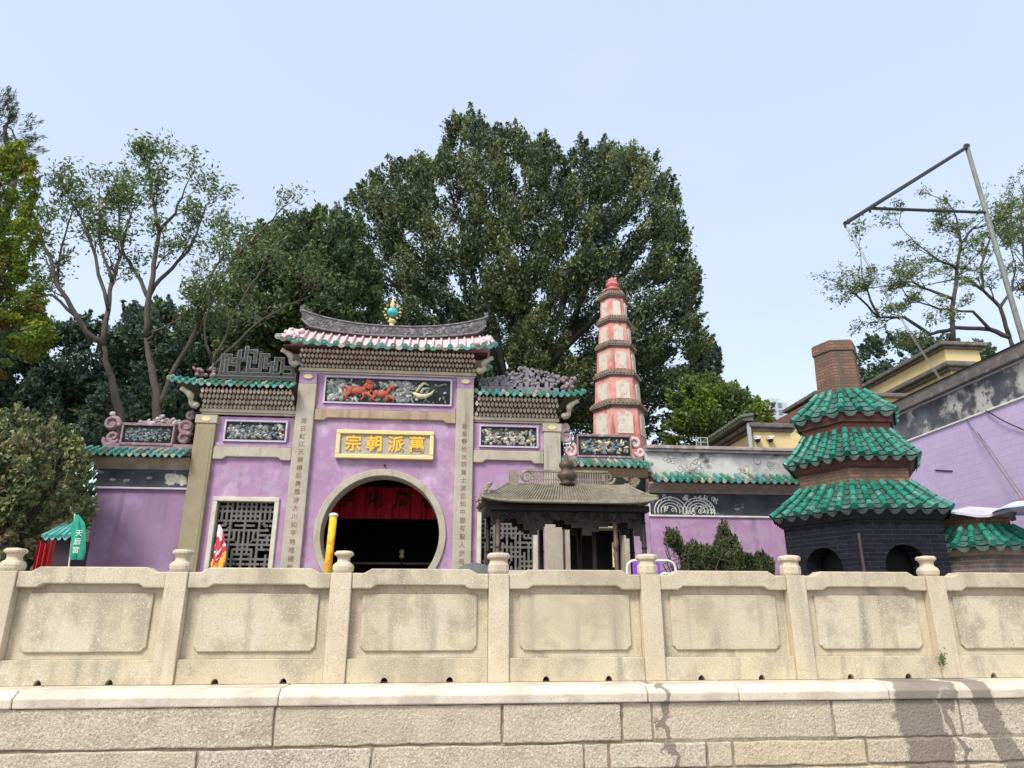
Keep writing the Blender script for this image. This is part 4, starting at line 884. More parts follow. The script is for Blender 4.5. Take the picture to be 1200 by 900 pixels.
# ------------------------------------------------------------------ furnace
def hexpts(cx, cy, R, rot): return [(cx+R*math.cos(rot+i*math.pi/3), cy+R*math.sin(rot+i*math.pi/3)) for i in range(6)]
FR = math.radians(-124)
soot_drip = M('sooty_drip_tile', L_(.015, .02, .02), L_(.035, .05, .045), 14, rough=.6)
def tiled_tier(cx, cy, Re, ze, Rt, zt_, ncol, nrow, rt, parent, rot, name='tiled_roof', m3=drip):
    m = MB(); B_ = hexpts(cx, cy, Re, rot); T_ = hexpts(cx, cy, Rt, rot)
    for i in range(6):
        j = (i+1) % 6
        tile_slope(m, (*T_[i], zt_), (*T_[j], zt_), (*B_[i], ze), (*B_[j], ze), ncol, nrow, rt, 0, 1, hipB=False, drip_m=2, seg=9, sag=.02, tubes=(0, 0, 0, 3, 4, 3), pans=(1, 1, 5), wob=.006)
    return m.build(name, [glaze, glaze2, m3, glaze_dk, glaze_pl, pan_grime], parent)
def hexframe(m, cx, cy, R0, z0, R1, z1, rot, mi=0):
    m.lathe((cx, cy, 0), [(R0, z0), (R1, z1)], 6, mi, rot=rot)
fx_, fy_ = 5.86, 2.75
fur = thing('incense_furnace', 'hexagonal soot black paper furnace with three green tiled tiers and brick chimney', 'furnace', (fx_, fy_, 0))
# body: hexagonal walls with arched openings on each face
m = MB(); Rb = 1.22; Hb = 2.0; P = hexpts(fx_, fy_, Rb, FR); Pi = hexpts(fx_, fy_, Rb-.28, FR)
for i in range(6):
    A, Bp = Vector((*P[i], 0)), Vector((*P[(i+1) % 6], 0)); Ai, Bi = Vector((*Pi[i], 0)), Vector((*Pi[(i+1) % 6], 0))
    def Q(u, z, inn): return (Ai.lerp(Bi, u) if inn else A.lerp(Bp, u))+Vector((0, 0, z))
    ow, oz, oa = .24, .75, 1.60   # opening half width (fraction), sill, arch crown
    arch = [(.5-ow, oz)]+[(.5-ow*math.cos(t), oa-.28+.28*math.sin(t)) for t in np.linspace(0, math.pi, 9)]+[(.5+ow, oz)]
    for inn in (0, 1):
        def F(pl, inn=inn):
            vs = [Q(u, z, inn) for u, z in pl]; m.add(vs, [tuple(range(len(vs)))] if not inn else [tuple(range(len(vs)))[::-1]])
        F([(0, 0), (.5-ow, 0), (.5-ow, Hb), (0, Hb)]); F([(.5+ow, 0), (1, 0), (1, Hb), (.5+ow, Hb)]); F([(.5-ow, 0), (.5+ow, 0), (.5+ow, oz), (.5-ow, oz)])
        ar = arch[1:-1]
        for a_, b_ in zip(ar[:-1], ar[1:]): F([a_, b_, (b_[0], Hb), (a_[0], Hb)])
    for a_, b_ in zip(arch, arch[1:]+arch[:1]): m.add([Q(*a_, 0), Q(*b_, 0), Q(*b_, 1), Q(*a_, 1)], [(0, 1, 2, 3)])
m.add([(*p, Hb) for p in P], [tuple(range(6))]); m.build('body', sootbrick, fur)
m = MB(); m.lathe((fx_, fy_, 0), [(.80, 0), (.80, 1.95)], 6, 0, rot=FR); m.build('black_filler_core', black_in, fur)  # black core added inside so the arched openings read dark
m = MB()
for i in range(6):
    p = Vector((*P[i], 0)); 
    if i in (0,): m.tube([p+Vector((0, -.005, .8)), p+Vector((0, -.005, 1.75))], .02, 6)
m.build('corner_strip', M('rusty_strip', L_(.09, .05, .04), L_(.06, .04, .035), 8, rough=.7), fur)
# jagged soot-black under-eave tiles
m = MB(); hexframe(m, fx_, fy_, 1.24, 1.95, 1.36, 2.06, FR); m.build('eave_soffit', M('soot', L_(.012, .012, .014), L_(.02, .02, .02), 4, rough=.8), fur)
tiled_tier(fx_, fy_, 1.37, 2.09, .86, 2.52, 6, 5, .046, fur, FR, m3=soot_drip)
m = MB(); hexframe(m, fx_, fy_, .87, 2.4, .89, 2.80, FR); m.build('brick_tier', brick, fur)
m = MB(); hexframe(m, fx_, fy_, .91, 2.74, 1.02, 2.88, FR); m.build('eave_soffit', redbrick, fur)
tiled_tier(fx_, fy_, 1.05, 2.91, .69, 3.36, 5, 5, .044, fur, FR)
m = MB(); hexframe(m, fx_, fy_, .71, 3.2, .74, 3.52, FR); hexframe(m, fx_, fy_, .77, 3.48, .81, 3.62, FR); m.build('brick_tier', redbrick, fur)
tiled_tier(fx_, fy_, .84, 3.64, .38, 4.08, 3, 4, .046, fur, FR)
m = MB(); hexframe(m, fx_, fy_, .375, 3.98, .345, 4.78, FR-.1); m.build('chimney', brick, fur)
m = MB(); m.lathe((fx_, fy_, 0), [(.347, 4.781), (.372, 4.80), (.366, 4.95), (.33, 4.985), (.24, 4.985), (.24, 4.9)], 6, rot=FR-.1); m.build('chimney_cap', brick, fur, bevel=.01)
m = MB(); hexframe(m, fx_, fy_, .40, 4.0, .41, 4.13, FR-.1); m.build('chimney_base', brick, fur, bevel=.01)
# small second furnace / shrine roof at the right edge
c0 = W(1172, 640, 1.5); sx_, sy_ = c0.x+.12, 2.1
f2 = thing('small_furnace', 'lower brick furnace with green tiled roof behind the rail at the right edge', 'furnace', (sx_, sy_, 0))
R2 = FR+.12; ze = W(1172, 640, sy_-.8).z
m = MB(); hexframe(m, sx_, sy_, .74, 0, .74, ze-.02, R2); m.build('body', M('grey_brown_brick', L_(.17, .13, .11), L_(.12, .10, .09), 3, rough=.95, brick=(.22, .06, L_(.25, .22, .19), .006), c3=L_(.08, .07, .06), lo=.5, hi=.7), f2)
m = MB(); hexframe(m, sx_, sy_, .78, ze-.10, .84, ze-.01, R2); m.build('eave_course', sand, f2)
tiled_tier(sx_, sy_, .92, ze+.02, .48, ze+.31, 4, 3, .042, f2, R2)
m = MB(); hexframe(m, sx_, sy_, .49, ze+.2, .50, ze+.455, R2); m.build('brick_tier', brick, f2)
m = MB(); n = 24; vs = [(sx_, sy_, ze+.66)]
for i in range(n):
    a = 2*math.pi*i/n; r = .58+.04*math.sin(5*a+1)+.025*math.sin(9*a); vs.append((sx_+r*math.cos(a), sy_+r*math.sin(a), ze+.50+.045*math.sin(4*a)))
vs += [(x, y, z-.035) for x, y, z in vs[1:]]
m.add(vs, [(0, 1+i, 1+(i+1) % n) for i in range(n)]+[(1+i, 1+n+i, 1+n+(i+1) % n, 1+(i+1) % n) for i in range(n)])
cl = m.build('plastic_sheet', M('white_sheet', L_(.48, .44, .52), L_(.6, .58, .6), 5, rough=.5)); tag(cl, 'pale plastic sheet draped over the top of the small brick furnace', 'sheet')
# umbrella at right edge
c0 = W(1182, 598, 1.2); uc = Vector((c0.x+.55, 1.2, c0.z+.18))
um = thing('parasol', 'striped white and maroon parasol cut by the right edge of the picture', 'parasol', (uc.x, uc.y, 0))
m = MB(); n = 32; rings = [(0, .16), (.25, .12), (.42, .06), (.56, .0), (.62, -.035)]; vs = []
for r, dz in rings:
    for i in range(n): a = 2*math.pi*i/n; vs.append((uc.x+r*math.cos(a), uc.y+r*math.sin(a), uc.z-.12+dz-.012*abs(math.sin(4*a))*r))
for k in range(len(rings)-1): m.add([vs[k*n+i] for i in range(n)]+[vs[(k+1)*n+i] for i in range(n)], [(i, (i+1) % n, n+(i+1) % n, n+i) for i in range(n)], [0, 1, 0, 2][k])
m.build('canopy', [M('umbrella_white', L_(.72, .70, .70), None, rough=.6), M('umbrella_maroon', L_(.30, .06, .06), None, rough=.6), M('umbrella_blue', L_(.35, .50, .66), None, rough=.6)], um, smooth=True)
m = MB(); m.tube([(uc.x, uc.y, 0), (uc.x, uc.y, uc.z)], .015, 8)
m.build('pole', white, um)
m = MB()
for a in (3.4, 4.2, 5.0): m.tube([(uc.x+.5*math.cos(a), uc.y+.5*math.sin(a), uc.z-.11), (uc.x+.02, uc.y, uc.z-.38)], .006, 5)
m.build('stretcher_ribs', white, um)

# ------------------------------------------------------------------ bronze incense pavilion
PY = 4.2; px0, px1 = W(575, 600, PY-.45).x, W(754, 600, PY-.45).x
pv = thing('incense_pavilion', 'bronze incense pavilion with ribbed roof and slender posts before the gate', 'pavilion', ((px0+px1)/2, PY, 0))
yf, ybk = PY-.45, PY+.45
for x in (px0+.16, px0+.02, (px0+px1)/2-.32, (px0+px1)/2+.58, px1-.12, px1):
    pass
pm = (px0+px1)/2
zE = W(665, 588, yf-.28).z; zR = W(665, 569, PY).z
for (x, y, mm, r) in ((px0+.12, yf, bronze_md, .042), (px1-.02, yf, bronze_dk, .038), (px0+.95, ybk, bronze_dk, .04), (px0+1.62, ybk, bronze_dk, .04), (px0+2.05, yf, bronze_md, .036), (px0+.02, ybk, bronze_dk, .04), (px1+.02, ybk, bronze_dk, .04)):
    m = MB(); m.tube([(x, y, 0), (x, y, zE-.1)], r, 12)
    for z in (.9, 1.3, 1.7, 2.1): m.tube([(x, y, z), (x, y, z+.02)], r*1.25, 12)
    if x == px0+2.05:
        for k in range(16): m.blob((x+.03*math.cos(k*1.2), y+.03*math.sin(k*1.2), .8+k*.1), (.02, .02, .06), 0)
    m.build('post', mm, pv, smooth=True)
m = MB(); m.box(px0-.08, px1+.08, yf-.1, ybk+.1, zE-.12, zE-.02); m.build('eave_beam', bronze_dk, pv, bevel=.01)
# stepped hanging apron
m = MB(); W_ = px1-px0
steps = [(0, .22), (.03, .16), (.09, .11), (.17, .20), (.21, .30), (.25, .38), (.30, .30), (.34, .20), (.40, .13), (.475, .20), (.52, .26), (.59, .38), (.65, .32), (.70, .24), (.76, .18), (.84, .16), (.89, .26), (.93, .38), (.97, .46), (1, .30)]
for (a, d), (b, _) in zip(steps[:-1], steps[1:]):
    m.box(px0+W_*a, px0+W_*b-.001, yf-.02, yf+.02, zE-.12-d, zE-.121)
for k in range(90): 
    x = random.uniform(px0+.05, px1-.05); m.blob((x, yf-.025, zE-.15-random.random()*.12), (.03, .02, .02), 1, random.random()*3)
m.build('carved_apron', [bronze_dk, bronze_dk], pv)
m = MB()
for (a, d), (b, _) in zip(steps[:-1], steps[1:]): m.box(px0+W_*a, px0+W_*b-.001, ybk-.02, ybk+.02, zE-.12-d*.7, zE-.121)
m.build('rear_apron', bronze_dk, pv)
# roof: hipped ends, ribs
def proof(u, v):      # u 0..1 along, v 0 eave(front) .. 1 ridge ; returns point front side
    xa, xb = px0-.17, px1+.17; ra, rb = W(597, 569, PY).x, W(733, 575, PY).x
    x = (xa*(1-v)+ra*v)*(1-u)+(xb*(1-v)+rb*v)*u
    lift = .07*abs(2*u-1)**6*(1-v)
    return Vector((x, (yf-.28)*(1-v)+PY*v, zE+(zR-zE)*v**1.25+lift))
m = MB(); n = 54
for sgn in (0, 1):
    vs = []
    for i in range(n+1):
        for j in range(6):
            p = proof(i/n, j/5)
            if sgn: p.y = 2*PY-p.y
            vs.append(p)
    fs = [(i*6+j, (i+1)*6+j, (i+1)*6+j+1, i*6+j+1) for i in range(n) for j in range(5)]; m.add(vs, fs)
    m.add([v-Vector((0, 0, .03)) for v in vs], [f[::-1] for f in fs])
    for i in range(n+1):
        pts = [proof(i/n, j/5)+Vector((0, 0, .018)) for j in range(6)]
        if sgn:
            for p in pts: p.y = 2*PY-p.y
        m.tube(pts, .018, 6)
for u in (0, 1):
    vs = []
    for j in range(6):
        p = proof(u, j/5); q = Vector((p.x, 2*PY-p.y, p.z)); vs += [p, q]
    m.add(vs, [(2*j, 2*j+1, 2*j+3, 2*j+2) for j in range(5)])
    for s_ in (0, 1):
        pts = [proof(u, j/5) for j in range(6)]
        if s_:
            for p in pts: p.y = 2*PY-p.y
        m.tube([p+Vector((0, 0, .03)) for p in pts], .03, 7)
m.tube([proof(i/20, 0) for i in range(21)], .03, 7)
prf = m.build('roof', bronze, pv)
zr1 = W(665, 553, PY).z; ra, rb = W(597, 569, PY).x, W(733, 575, PY).x
m = MB(); m.box(ra+.28, rb-.30, PY-.03, PY+.03, zR-.03, zR+.03); m.box(ra+.28, rb-.30, PY-.03, PY+.03, zR+.23, zR+.265)
for i in range(34):
    x = ra+.30+(rb-ra-.62)*i/33; m.box(x-.008, x+.008, PY-.02, PY+.02, zR+.03, zR+.23)
    if i % 2: m.box(x-.03, x+.03, PY-.019, PY+.019, zR+.09, zR+.105)
for x in (ra+.3, rb-.3): swirl(m, (x, zR+.14), .12, 1.4, 1 if x < pm else -1, PY, 0, .03)
m.box(ra+.0, ra+.16, PY-.05, PY+.05, zR-.02, zR+.24); m.build('fretted_ridge', bronze, prf)
gx = W(664, 550, PY).x; m = MB()
m.lathe((gx, PY, zR+.0), [(.09, 0), (.15, .02), (.10, .06), (.12, .09), (.165, .15), (.165, .19), (.12, .25), (.08, .27), (.12, .31), (.135, .36), (.10, .42), (.04, .45), (.025, .52), (.006, .58)], 18); m.build('gourd_finial', bronze_md, prf, smooth=True)
for (qx, qy, s) in ((572, 572, 1), (562, 586, .8), (748, 588, .7)):
    c0 = W(qx, qy, yf-.1); m = MB()
    for k in range(9): m.blob((c0.x+random.uniform(-.05, .05)*s, c0.y, c0.z+random.uniform(-.07, .09)*s), (.035*s, .03, .03*s), 0, random.random()*3)
    m.tube([(c0.x+.04, c0.y, zE+.04), (c0.x, c0.y, c0.z), (c0.x-.02, c0.y, c0.z+.08)], .022, 6); m.build('dragon_ornament', bronze, prf, smooth=True)
# blocky beast head ornament on roof right
# rounded grey stone by the post
c0 = W(556, 668, 2.2); m = MB(); m.lathe((c0.x, 2.2, 0), [(.26, 0), (.30, c0.z-.25), (.29, c0.z-.1), (.24, c0.z+.01), (.14, c0.z+.075), (.03, c0.z+.095)], 24)
o = m.build('stone_urn', M('dark_grey_green_stone', L_(.13, .14, .12), L_(.09, .095, .08), 6, rough=.8), smooth=True); tag(o, 'dark grey rounded stone top peeping over the rail below the pavilion left end', 'urn')

# ------------------------------------------------------------------ barrier with purple panel, poles and flags
bY = .9; a, b = W(735, 672, bY), W(792, 672, bY); zt2 = W(760, 657, bY).z
fr = thing('folding_barrier', 'white tubular barrier with purple panel behind a balustrade post', 'barrier', ((a.x+b.x)/2, bY, 0))
m = MB(); pts = [(a.x, bY, 0), (a.x, bY, zt2-.12)]+[(a.x+.10-.10*math.cos(t), bY, zt2-.10+.10*math.sin(t)) for t in np.linspace(0, math.pi/2, 6)]+[(b.x-.10+.10*math.sin(t), bY, zt2-.10+.10*math.cos(t)) for t in np.linspace(0, math.pi/2, 6)]+[(b.x, bY, zt2-.12), (b.x, bY, 0)]
m.tube(pts, .016, 8); m.build('tube_frame', white, fr, smooth=True)
m = MB(); m.box(a.x+.07, b.x-.20, bY-.02, bY+.015, .3, zt2-.02); m.build('panel', M('violet_plastic', L_(.22, .05, .50), L_(.26, .07, .55), 4, rough=.5), fr, bevel=.008)
# white crumpled bag on the rail
c0 = W(784, 671, .1); m = MB()
for k in range(7): m.blob((c0.x-.08+.025*k, .1, 1.083+random.uniform(0, .01)), (.03, .04, .013), 0, random.uniform(-.4, .4))
o = m.build('white_rag', white, smooth=True); tag(o, 'small crumpled white rag lying on the stone rail beside the purple barrier', 'rag')
# yellow pole in the moon door
yp = 6.0; p0, p1 = W(384, 668, yp), W(391, 604, yp)
yl = thing('festival_pole', 'yellow and orange patterned pole with white cap in the moon doorway', 'pole', (p0.x, yp, 1.0))
m = MB(); d = (p1-p0).normalized(); m.tube([p0-d*.45, p1-d*.02], .072, 14); m.build('cloth_sleeve', M('yellow_orange_cloth', L_(.85, .50, .02), L_(.80, .22, .02), 6, .48, .6, rough=.7), yl, smooth=True)
m = MB(); m.blob(p1, (.09, .09, .05), 0, 0, 12, 8); m.build('cap', white, yl, smooth=True)
# rolled flags
def rolled_flag(name, label, base_px, top_px, Y, prof_px, mats, band, polem):
    p0, p1 = W(*base_px, Y), W(*top_px, Y); t = thing(name, label, 'flag', (p0.x, Y, 0))
    m = MB(); d = (p1-p0); m.tube([p0-d*((p0.z-0)/d.z) if abs(d.z) > 0 else p0, p1], .012, 8); m.build('flag_pole', polem, t)
    m = MB(); pts = [W(a, b, Y-.03) for a, b, r, _ in prof_px]; rr = [r for _, _, r, _ in prof_px]; n = 28; K = 30; vs = []; col_ = []
    for i in range(K+1):
        tt = i/K*(len(pts)-1); q = min(int(tt), len(pts)-2); f = tt-q; p = pts[q].lerp(pts[q+1], f); r = rr[q]*(1-f)+rr[q+1]*f
        for j in range(n):
            a_ = 2*math.pi*j/n; k_ = 1+.30*math.sin(4*a_+i*.13)+.12*math.sin(7*a_-i*.2); vs.append((p.x+r*k_*math.cos(a_), p.y+r*.55*k_*math.sin(a_), p.z))
    for i in range(K):
        for j in range(n):
            a_ = 2*math.pi*j/n; v_ = i/K+.10*math.sin(a_*2+i*.1)+.10*math.cos(a_)
            c_ = band(v_, a_, i/K) if band else 0
            m.add([vs[i*n+j], vs[i*n+(j+1) % n], vs[(i+1)*n+(j+1) % n], vs[(i+1)*n+j]], [(0, 1, 2, 3)], c_)
    m.build('flag_cloth', mats, t, smooth=True); return t
fl = rolled_flag('rolled_flag', 'furled red, white and orange flag leaning in the left lattice window', (254, 664), (257, 616), G-.15,
    [(257, 615, .015, 1), (258, 624, .045, 1), (259, 632, .055, 0), (258, 642, .085, 0), (257, 652, .09, 2), (255.5, 660, .11, 0), (254, 672, .09, 0)], [M('flag_red', L_(.55, .03, .05), L_(.5, .05, .07), 5, rough=.7), M('flag_white', L_(.75, .7, .66), None, rough=.7), M('flag_orange', L_(.85, .38, .03), L_(.8, .5, .1), 5, rough=.7)], lambda v, a, t: 1 if v < .26 or (.42 < v < .62 and math.sin(a*5+t*40) > .45) else (0 if v < .72 else 2), bronze_md)
gf = rolled_flag('green_flag', 'furled green flag with white characters beside the mauve wall', (80.5, 665), (88, 602), 4.6,
    [(90, 603, .02, 0), (91.5, 612, .07, 0), (92, 620, .095, 0), (92, 630, .085, 0), (91, 642, .10, 0), (90.5, 652, .105, 0), (90.5, 656, .09, 0)], [M('flag_green', L_(.008, .26, .15), L_(.012, .35, .22), 5, rough=.6)], None, white)
for i, ch in enumerate('天后宮'): text_part('flag_character', ch, (W(91, 628, 4.4).x, 4.425, W(90, 625+i*10, 4.42).z), .11, white, gf, ext=.002, bold=.001)
# little shrine stall with turquoise roof and red cloth
ty = 4.9; s0, s1 = W(60, 630, ty), W(82, 613, ty)
st = thing('roadside_shrine', 'small dark shrine with turquoise tiled roof beside the green flag', 'shrine', (s0.x+.2, ty, 0))
m = MB(); m.box(s0.x-.05, s1.x+.1, ty, ty+.6, 0, s0.z-.01); m.build('body', M('dark_plum_wall', L_(.03, .018, .03), L_(.05, .03, .04), 4, rough=.8), st)
m = MB(); tile_slope(m, (s0.x+.1, ty+.3, s1.z+.05), (s1.x+.05, ty+.3, s1.z+.05), (s0.x-.05, ty-.15, s0.z), (s1.x+.10, ty-.15, s0.z), 4, 3, .028, 0, 1, drip_m=0)
m.build('tiled_roof', [M('turquoise_tile', L_(.07, .40, .36), L_(.25, .55, .48), 6, rough=.4), M('turquoise_pan', L_(.05, .28, .26), L_(.1, .4, .36), 6, rough=.5)], st)
c0, c1 = W(38, 668, 4.5), W(64, 635, 4.5); m = MB(); n = 16; vs = []
for i in range(n+1):
    t = i/n; x = c0.x+(c1.x-c0.x)*t; y = 4.5+.035*math.sin(i*1.3); zt_ = c1.z+.03*math.cos(t*6.3)
    vs += [(x, y, c0.z-.4), (x, y, zt_)]
m.add(vs, [(2*i, 2*i+2, 2*i+3, 2*i+1) for i in range(n)]); m.add([(x, y+.012, z) for x, y, z in vs], [(2*i, 2*i+1, 2*i+3, 2*i+2) for i in range(n)])
o = m.build('red_cloth', M('red_cloth_m', L_(.40, .008, .012), L_(.3, .006, .01), 5, rough=.7)); tag(o, 'dark red cloth hanging below the bush beside the small shrine', 'cloth')

# ------------------------------------------------------------------ pagoda
PG = 15.0
pg = thing('pagoda', 'slender red washed five tier hexagonal pagoda with pale arched niches', 'pagoda', (5.35, PG, 3.0))
cx = (W(691.5, 472, PG).x+W(757, 472, PG).x)/2
rot6 = math.radians(-120)
mpp = 1/ (FPX/((W(720, 430, PG)-CAM).dot(FW)))
tiers = [(345, 35.5, 30, 33, 374), (374, 42, 36.5, 40, 403), (403, 49, 43.5, 47, 437), (437, 55.5, 50, 54, 472), (472, 65.5, 57, 62, 508)]   # eave y, eave width px, body top, body bottom, next y
k6 = 1/1.95
for idx, (ye, we, bt, bb, yn) in enumerate(tiers):
    Re_, Rt_, Rb_ = we*mpp*k6, bt*mpp*k6, bb*mpp*k6
    ze_ = W(722, ye, PG-Re_).z; zn = W(722, yn, PG-Rb_).z; znx = zn
    if idx == 4: zn = 3.4; Rb_ = Rb_*1.12
    m = MB(); m.lathe((cx, PG, 0), [(Rb_, zn), (Rt_, ze_-.01)], 6, rot=rot6); st_ = m.build('storey', pagred, pg)
    m = MB(); m.lathe((cx, PG, 0), [(Rt_+.0, ze_-.10), (Re_*.93, ze_-.02), (Re_, ze_), (Re_, ze_+.045), (Rt_*.95, ze_+.22)], 6, rot=rot6)
    vtx = [(cx+Re_*math.cos(rot6+q*math.pi/3), PG+Re_*math.sin(rot6+q*math.pi/3)) for q in range(6)]
    vt2 = [(cx+Rt_*.95*math.cos(rot6+q*math.pi/3), PG+Rt_*.95*math.sin(rot6+q*math.pi/3)) for q in range(6)]
    for q in range(6):
        for c_ in range(7):
            u = c_/7; A = Vector((*vtx[q], ze_+.05)).lerp(Vector((*vtx[(q+1) % 6], ze_+.05)), u); T = Vector((*vt2[q], ze_+.23)).lerp(Vector((*vt2[(q+1) % 6], ze_+.23)), u); m.tube([A, T], .035, 6)
    m.build('tiled_eave', pagroof, st_)
    for q in range(6):
        a0 = rot6+q*math.pi/3; am = a0+math.pi/6; Hh = ze_-znx
        zb_, zt_ = znx+(.20 if idx < 4 else .05)*Hh, ze_-.20*Hh
        Rm = (Rt_+Rb_)/2*math.cos(math.pi/6) if idx < 4 else Rt_*1.045*math.cos(math.pi/6)
        hw = Rt_*.5*.60; nrm = Vector((math.cos(am), math.sin(am), 0)); tng = Vector((-math.sin(am), math.cos(am), 0))
        m = MB(); P0 = [(-hw, zb_), (hw, zb_)]+[(hw*math.cos(t), zt_-hw*.6+hw*.6*math.sin(t)) for t in np.linspace(0, math.pi, 9)]
        vs = [Vector((cx, PG, z))+nrm*(Rm+.035)+tng*u for u, z in P0]; vb_ = [Vector((cx, PG, z))+nrm*(Rm-.12)+tng*u for u, z in P0]; n = len(P0)
        m.add(vs+vb_, [tuple(range(n))]+[(i, i+n, (i+1) % n+n, (i+1) % n) for i in range(n)]); m.build('arched_niche', pagwin, st_)
zt_ = W(716, 344, PG).z
m = MB(); m.lathe((cx, PG, zt_+.05), [(.34, 0), (.28, .09), (.18, .13), (.18, .19), (.24, .24), (.24, .31), (.15, .35), (.19, .41), (.16, .49), (.07, .55), (.02, .6)], 16); m.build('gourd_finial', M('finial_red', L_(.52, .10, .09), L_(.6, .25, .22), 4, rough=.8), pg, smooth=True)

# ------------------------------------------------------------------ yellow houses beyond
def yhouse(name, label, Yf, Yb, cornerpx, rightpx, ytop, ybot_z, roofm=concrete, over=.25, th=.16):
    c = W(*cornerpx, Yf); r = W(*rightpx, Yf); t = thing(name, label, 'house', ((c.x+r.x)/2, Yf, 0)); zt_ = c.z
    m = MB(); m.box(c.x, r.x, Yf, Yb, ybot_z, zt_); m.build('wall', yellow, t)
    m = MB(); m.box(c.x-over, r.x+over, Yf-over, Yb+over, zt_+.001, zt_+th); m.box(c.x-over*.5, r.x+over*.5, Yf-over*.5, Yb+over*.5, zt_-th*.7, zt_); m.build('roof_edge', roofm, t, bevel=.03)
    return t, c, r
t1, c, r = yhouse('yellow_house', 'pale yellow house with two flat roofs above the right side building', 17, 36, (1106, 406), (1146, 406), 0, 0)
c2 = W(1113, 431, 16); r2 = W(1152, 431, 16)
m = MB(); m.box(c2.x, r2.x+1, 16, 16.9, 0, c2.z); m.box(c2.x, c2.x+.3, 16.95, 36, 0, c2.z); m.build('lower_wall', yellow, t1)
m = MB(); m.box(c2.x-.3, r2.x+1.2, 15.7, 36.2, c2.z+.001, c2.z+.2); m.box(c2.x-.15, r2.x+1.1, 15.85, 36, c2.z-.13, c2.z-.0); m.build('lower_roof_edge', concrete, t1, bevel=.04)
c3 = W(1010, 466, 13); r3 = W(1075, 466, 13)
t3 = thing('low_yellow_house', 'low yellow wall and flat roof edge just right of the furnace chimney', 'house', (c3.x, 13, 0))
m = MB(); m.box(c3.x-1.5, r3.x+.3, 13, 15, 0, c3.z); m.build('wall', yellow, t3)
m = MB(); m.box(c3.x-1.7, r3.x+.5, 12.8, 15.1, c3.z+.001, c3.z+.14); m.build('roof_edge', concrete, t3, bevel=.03)
t2, c, r = yhouse('small_yellow_house', 'small yellow house with downpipe and two cameras above the courtyard wall', 10.5, 14, (882, 502), (925, 502), 0, 0, over=.18, th=.13)
m = MB(); a_ = W(877, 496, 10.4); m.tube([a_, (a_.x, a_.y, 3)], .06, 10); m.build('downpipe', M('grey_pipe', L_(.4, .4, .4), None, rough=.5), t2)
m = MB(); a_, b_ = W(846, 521, 13.5), W(877, 500, 10.3)
m.prism([(10.3, r.z+.14), (10.3, r.z+.28), (14.1, r.z+.28), (14.1, r.z+.14)], 'x', c.x-.35, c.x-.05)
for k in range(22): y = 10.3+k*.17; m.tube([(c.x-.42, y, r.z+.24), (c.x-.05, y, r.z+.31)], .05, 7)
m.build('green_roof_tiles', GT[3], t2)
for q, lab in ((888, 'left white dome camera on the small yellow house wall'), (903, 'right white dome camera on the small yellow house wall')):
    c0 = W(q, 515, 10.38); cm = thing('security_camera', lab, 'camera', (c0.x, 10.45, c0.z), 'dome cameras on the yellow house')
    m = MB(); m.box(c0.x-.08, c0.x+.08, 10.3, 10.5, c0.z+.05, c0.z+.09); m.tube([(c0.x, 10.38, c0.z+.05), (c0.x, 10.38, c0.z)], .09, 12); m.build('housing', white, cm)
    m = MB(); m.blob((c0.x, 10.38, c0.z-.01), (.075, .075, .075), 0, 0, 12, 8); m.build('dome', black_in, cm, smooth=True)
# red-brown roof slope behind the furnace
a_, b_ = W(903, 492, 12), W(960, 462, 12)
rs = thing('brown_roofed_house', 'house with reddish brown sloping roof seen left of the chimney', 'house', (b_.x, 12.5, 0))
m = MB(); m.prism([(a_.x, a_.z-.1), (b_.x+.6, b_.z+.25), (b_.x+.6, b_.z+.05), (a_.x+.2, a_.z-.3)], 'y', 12, 14.5); m.build('roof', M('red_brown_roof', L_(.18, .075, .05), L_(.11, .06, .045), 5, rough=.9, bump=.4), rs)
m = MB(); m.prism([(a_.x+.5, 0), (b_.x+.6, 0), (b_.x+.6, b_.z+.0), (a_.x+.5, a_.z-.2)], 'y', 12.2, 14.3); m.build('wall', yellow, rs)
# far building
c0, c1 = W(884, 468, 95), W(926, 500, 95)
fb = thing('far_apartment_block', 'distant pale grey apartment block above the trees', 'building', (c0.x+2, 95, 0))
m = MB(); m.box(c0.x+.8, c1.x, 95, 103, 0, c0.z-.3); m.box(c0.x+2.5, c1.x-1, 95.5, 101, 0, c0.z+.4); m.build('wall', M('pale_far_wall', L_(.50, .53, .58), L_(.44, .47, .52), .3, rough=.9), fb)
m = MB()
for i in range(3):
    for j in range(3): m.box(c0.x+1.4+i*1.2, c0.x+2.0+i*1.2, 94.9, 94.99, c0.z-1.2-j*1.2, c0.z-.5-j*1.2)
m.build('window_row', M('far_window', L_(.18, .2, .24), None, rough=.5), fb)
# small white railing frame
c0 = W(816, 520, 9); m = MB()
for dx in (0, .12, .3): m.tube([(c0.x+dx, 9, 3), (c0.x+dx, 9, c0.z+.16)], .012, 6)
m.tube([(c0.x, 9, c0.z+.16), (c0.x+.3, 9, c0.z+.16)], .012, 6); m.tube([(c0.x, 9, c0.z+.04), (c0.x+.3, 9, c0.z+.04)], .012, 6)
o = m.build('metal_railing', M('pale_green_metal', L_(.35, .42, .36), None, rough=.5)); tag(o, 'small pale metal railing standing above the courtyard wall coping', 'railing')

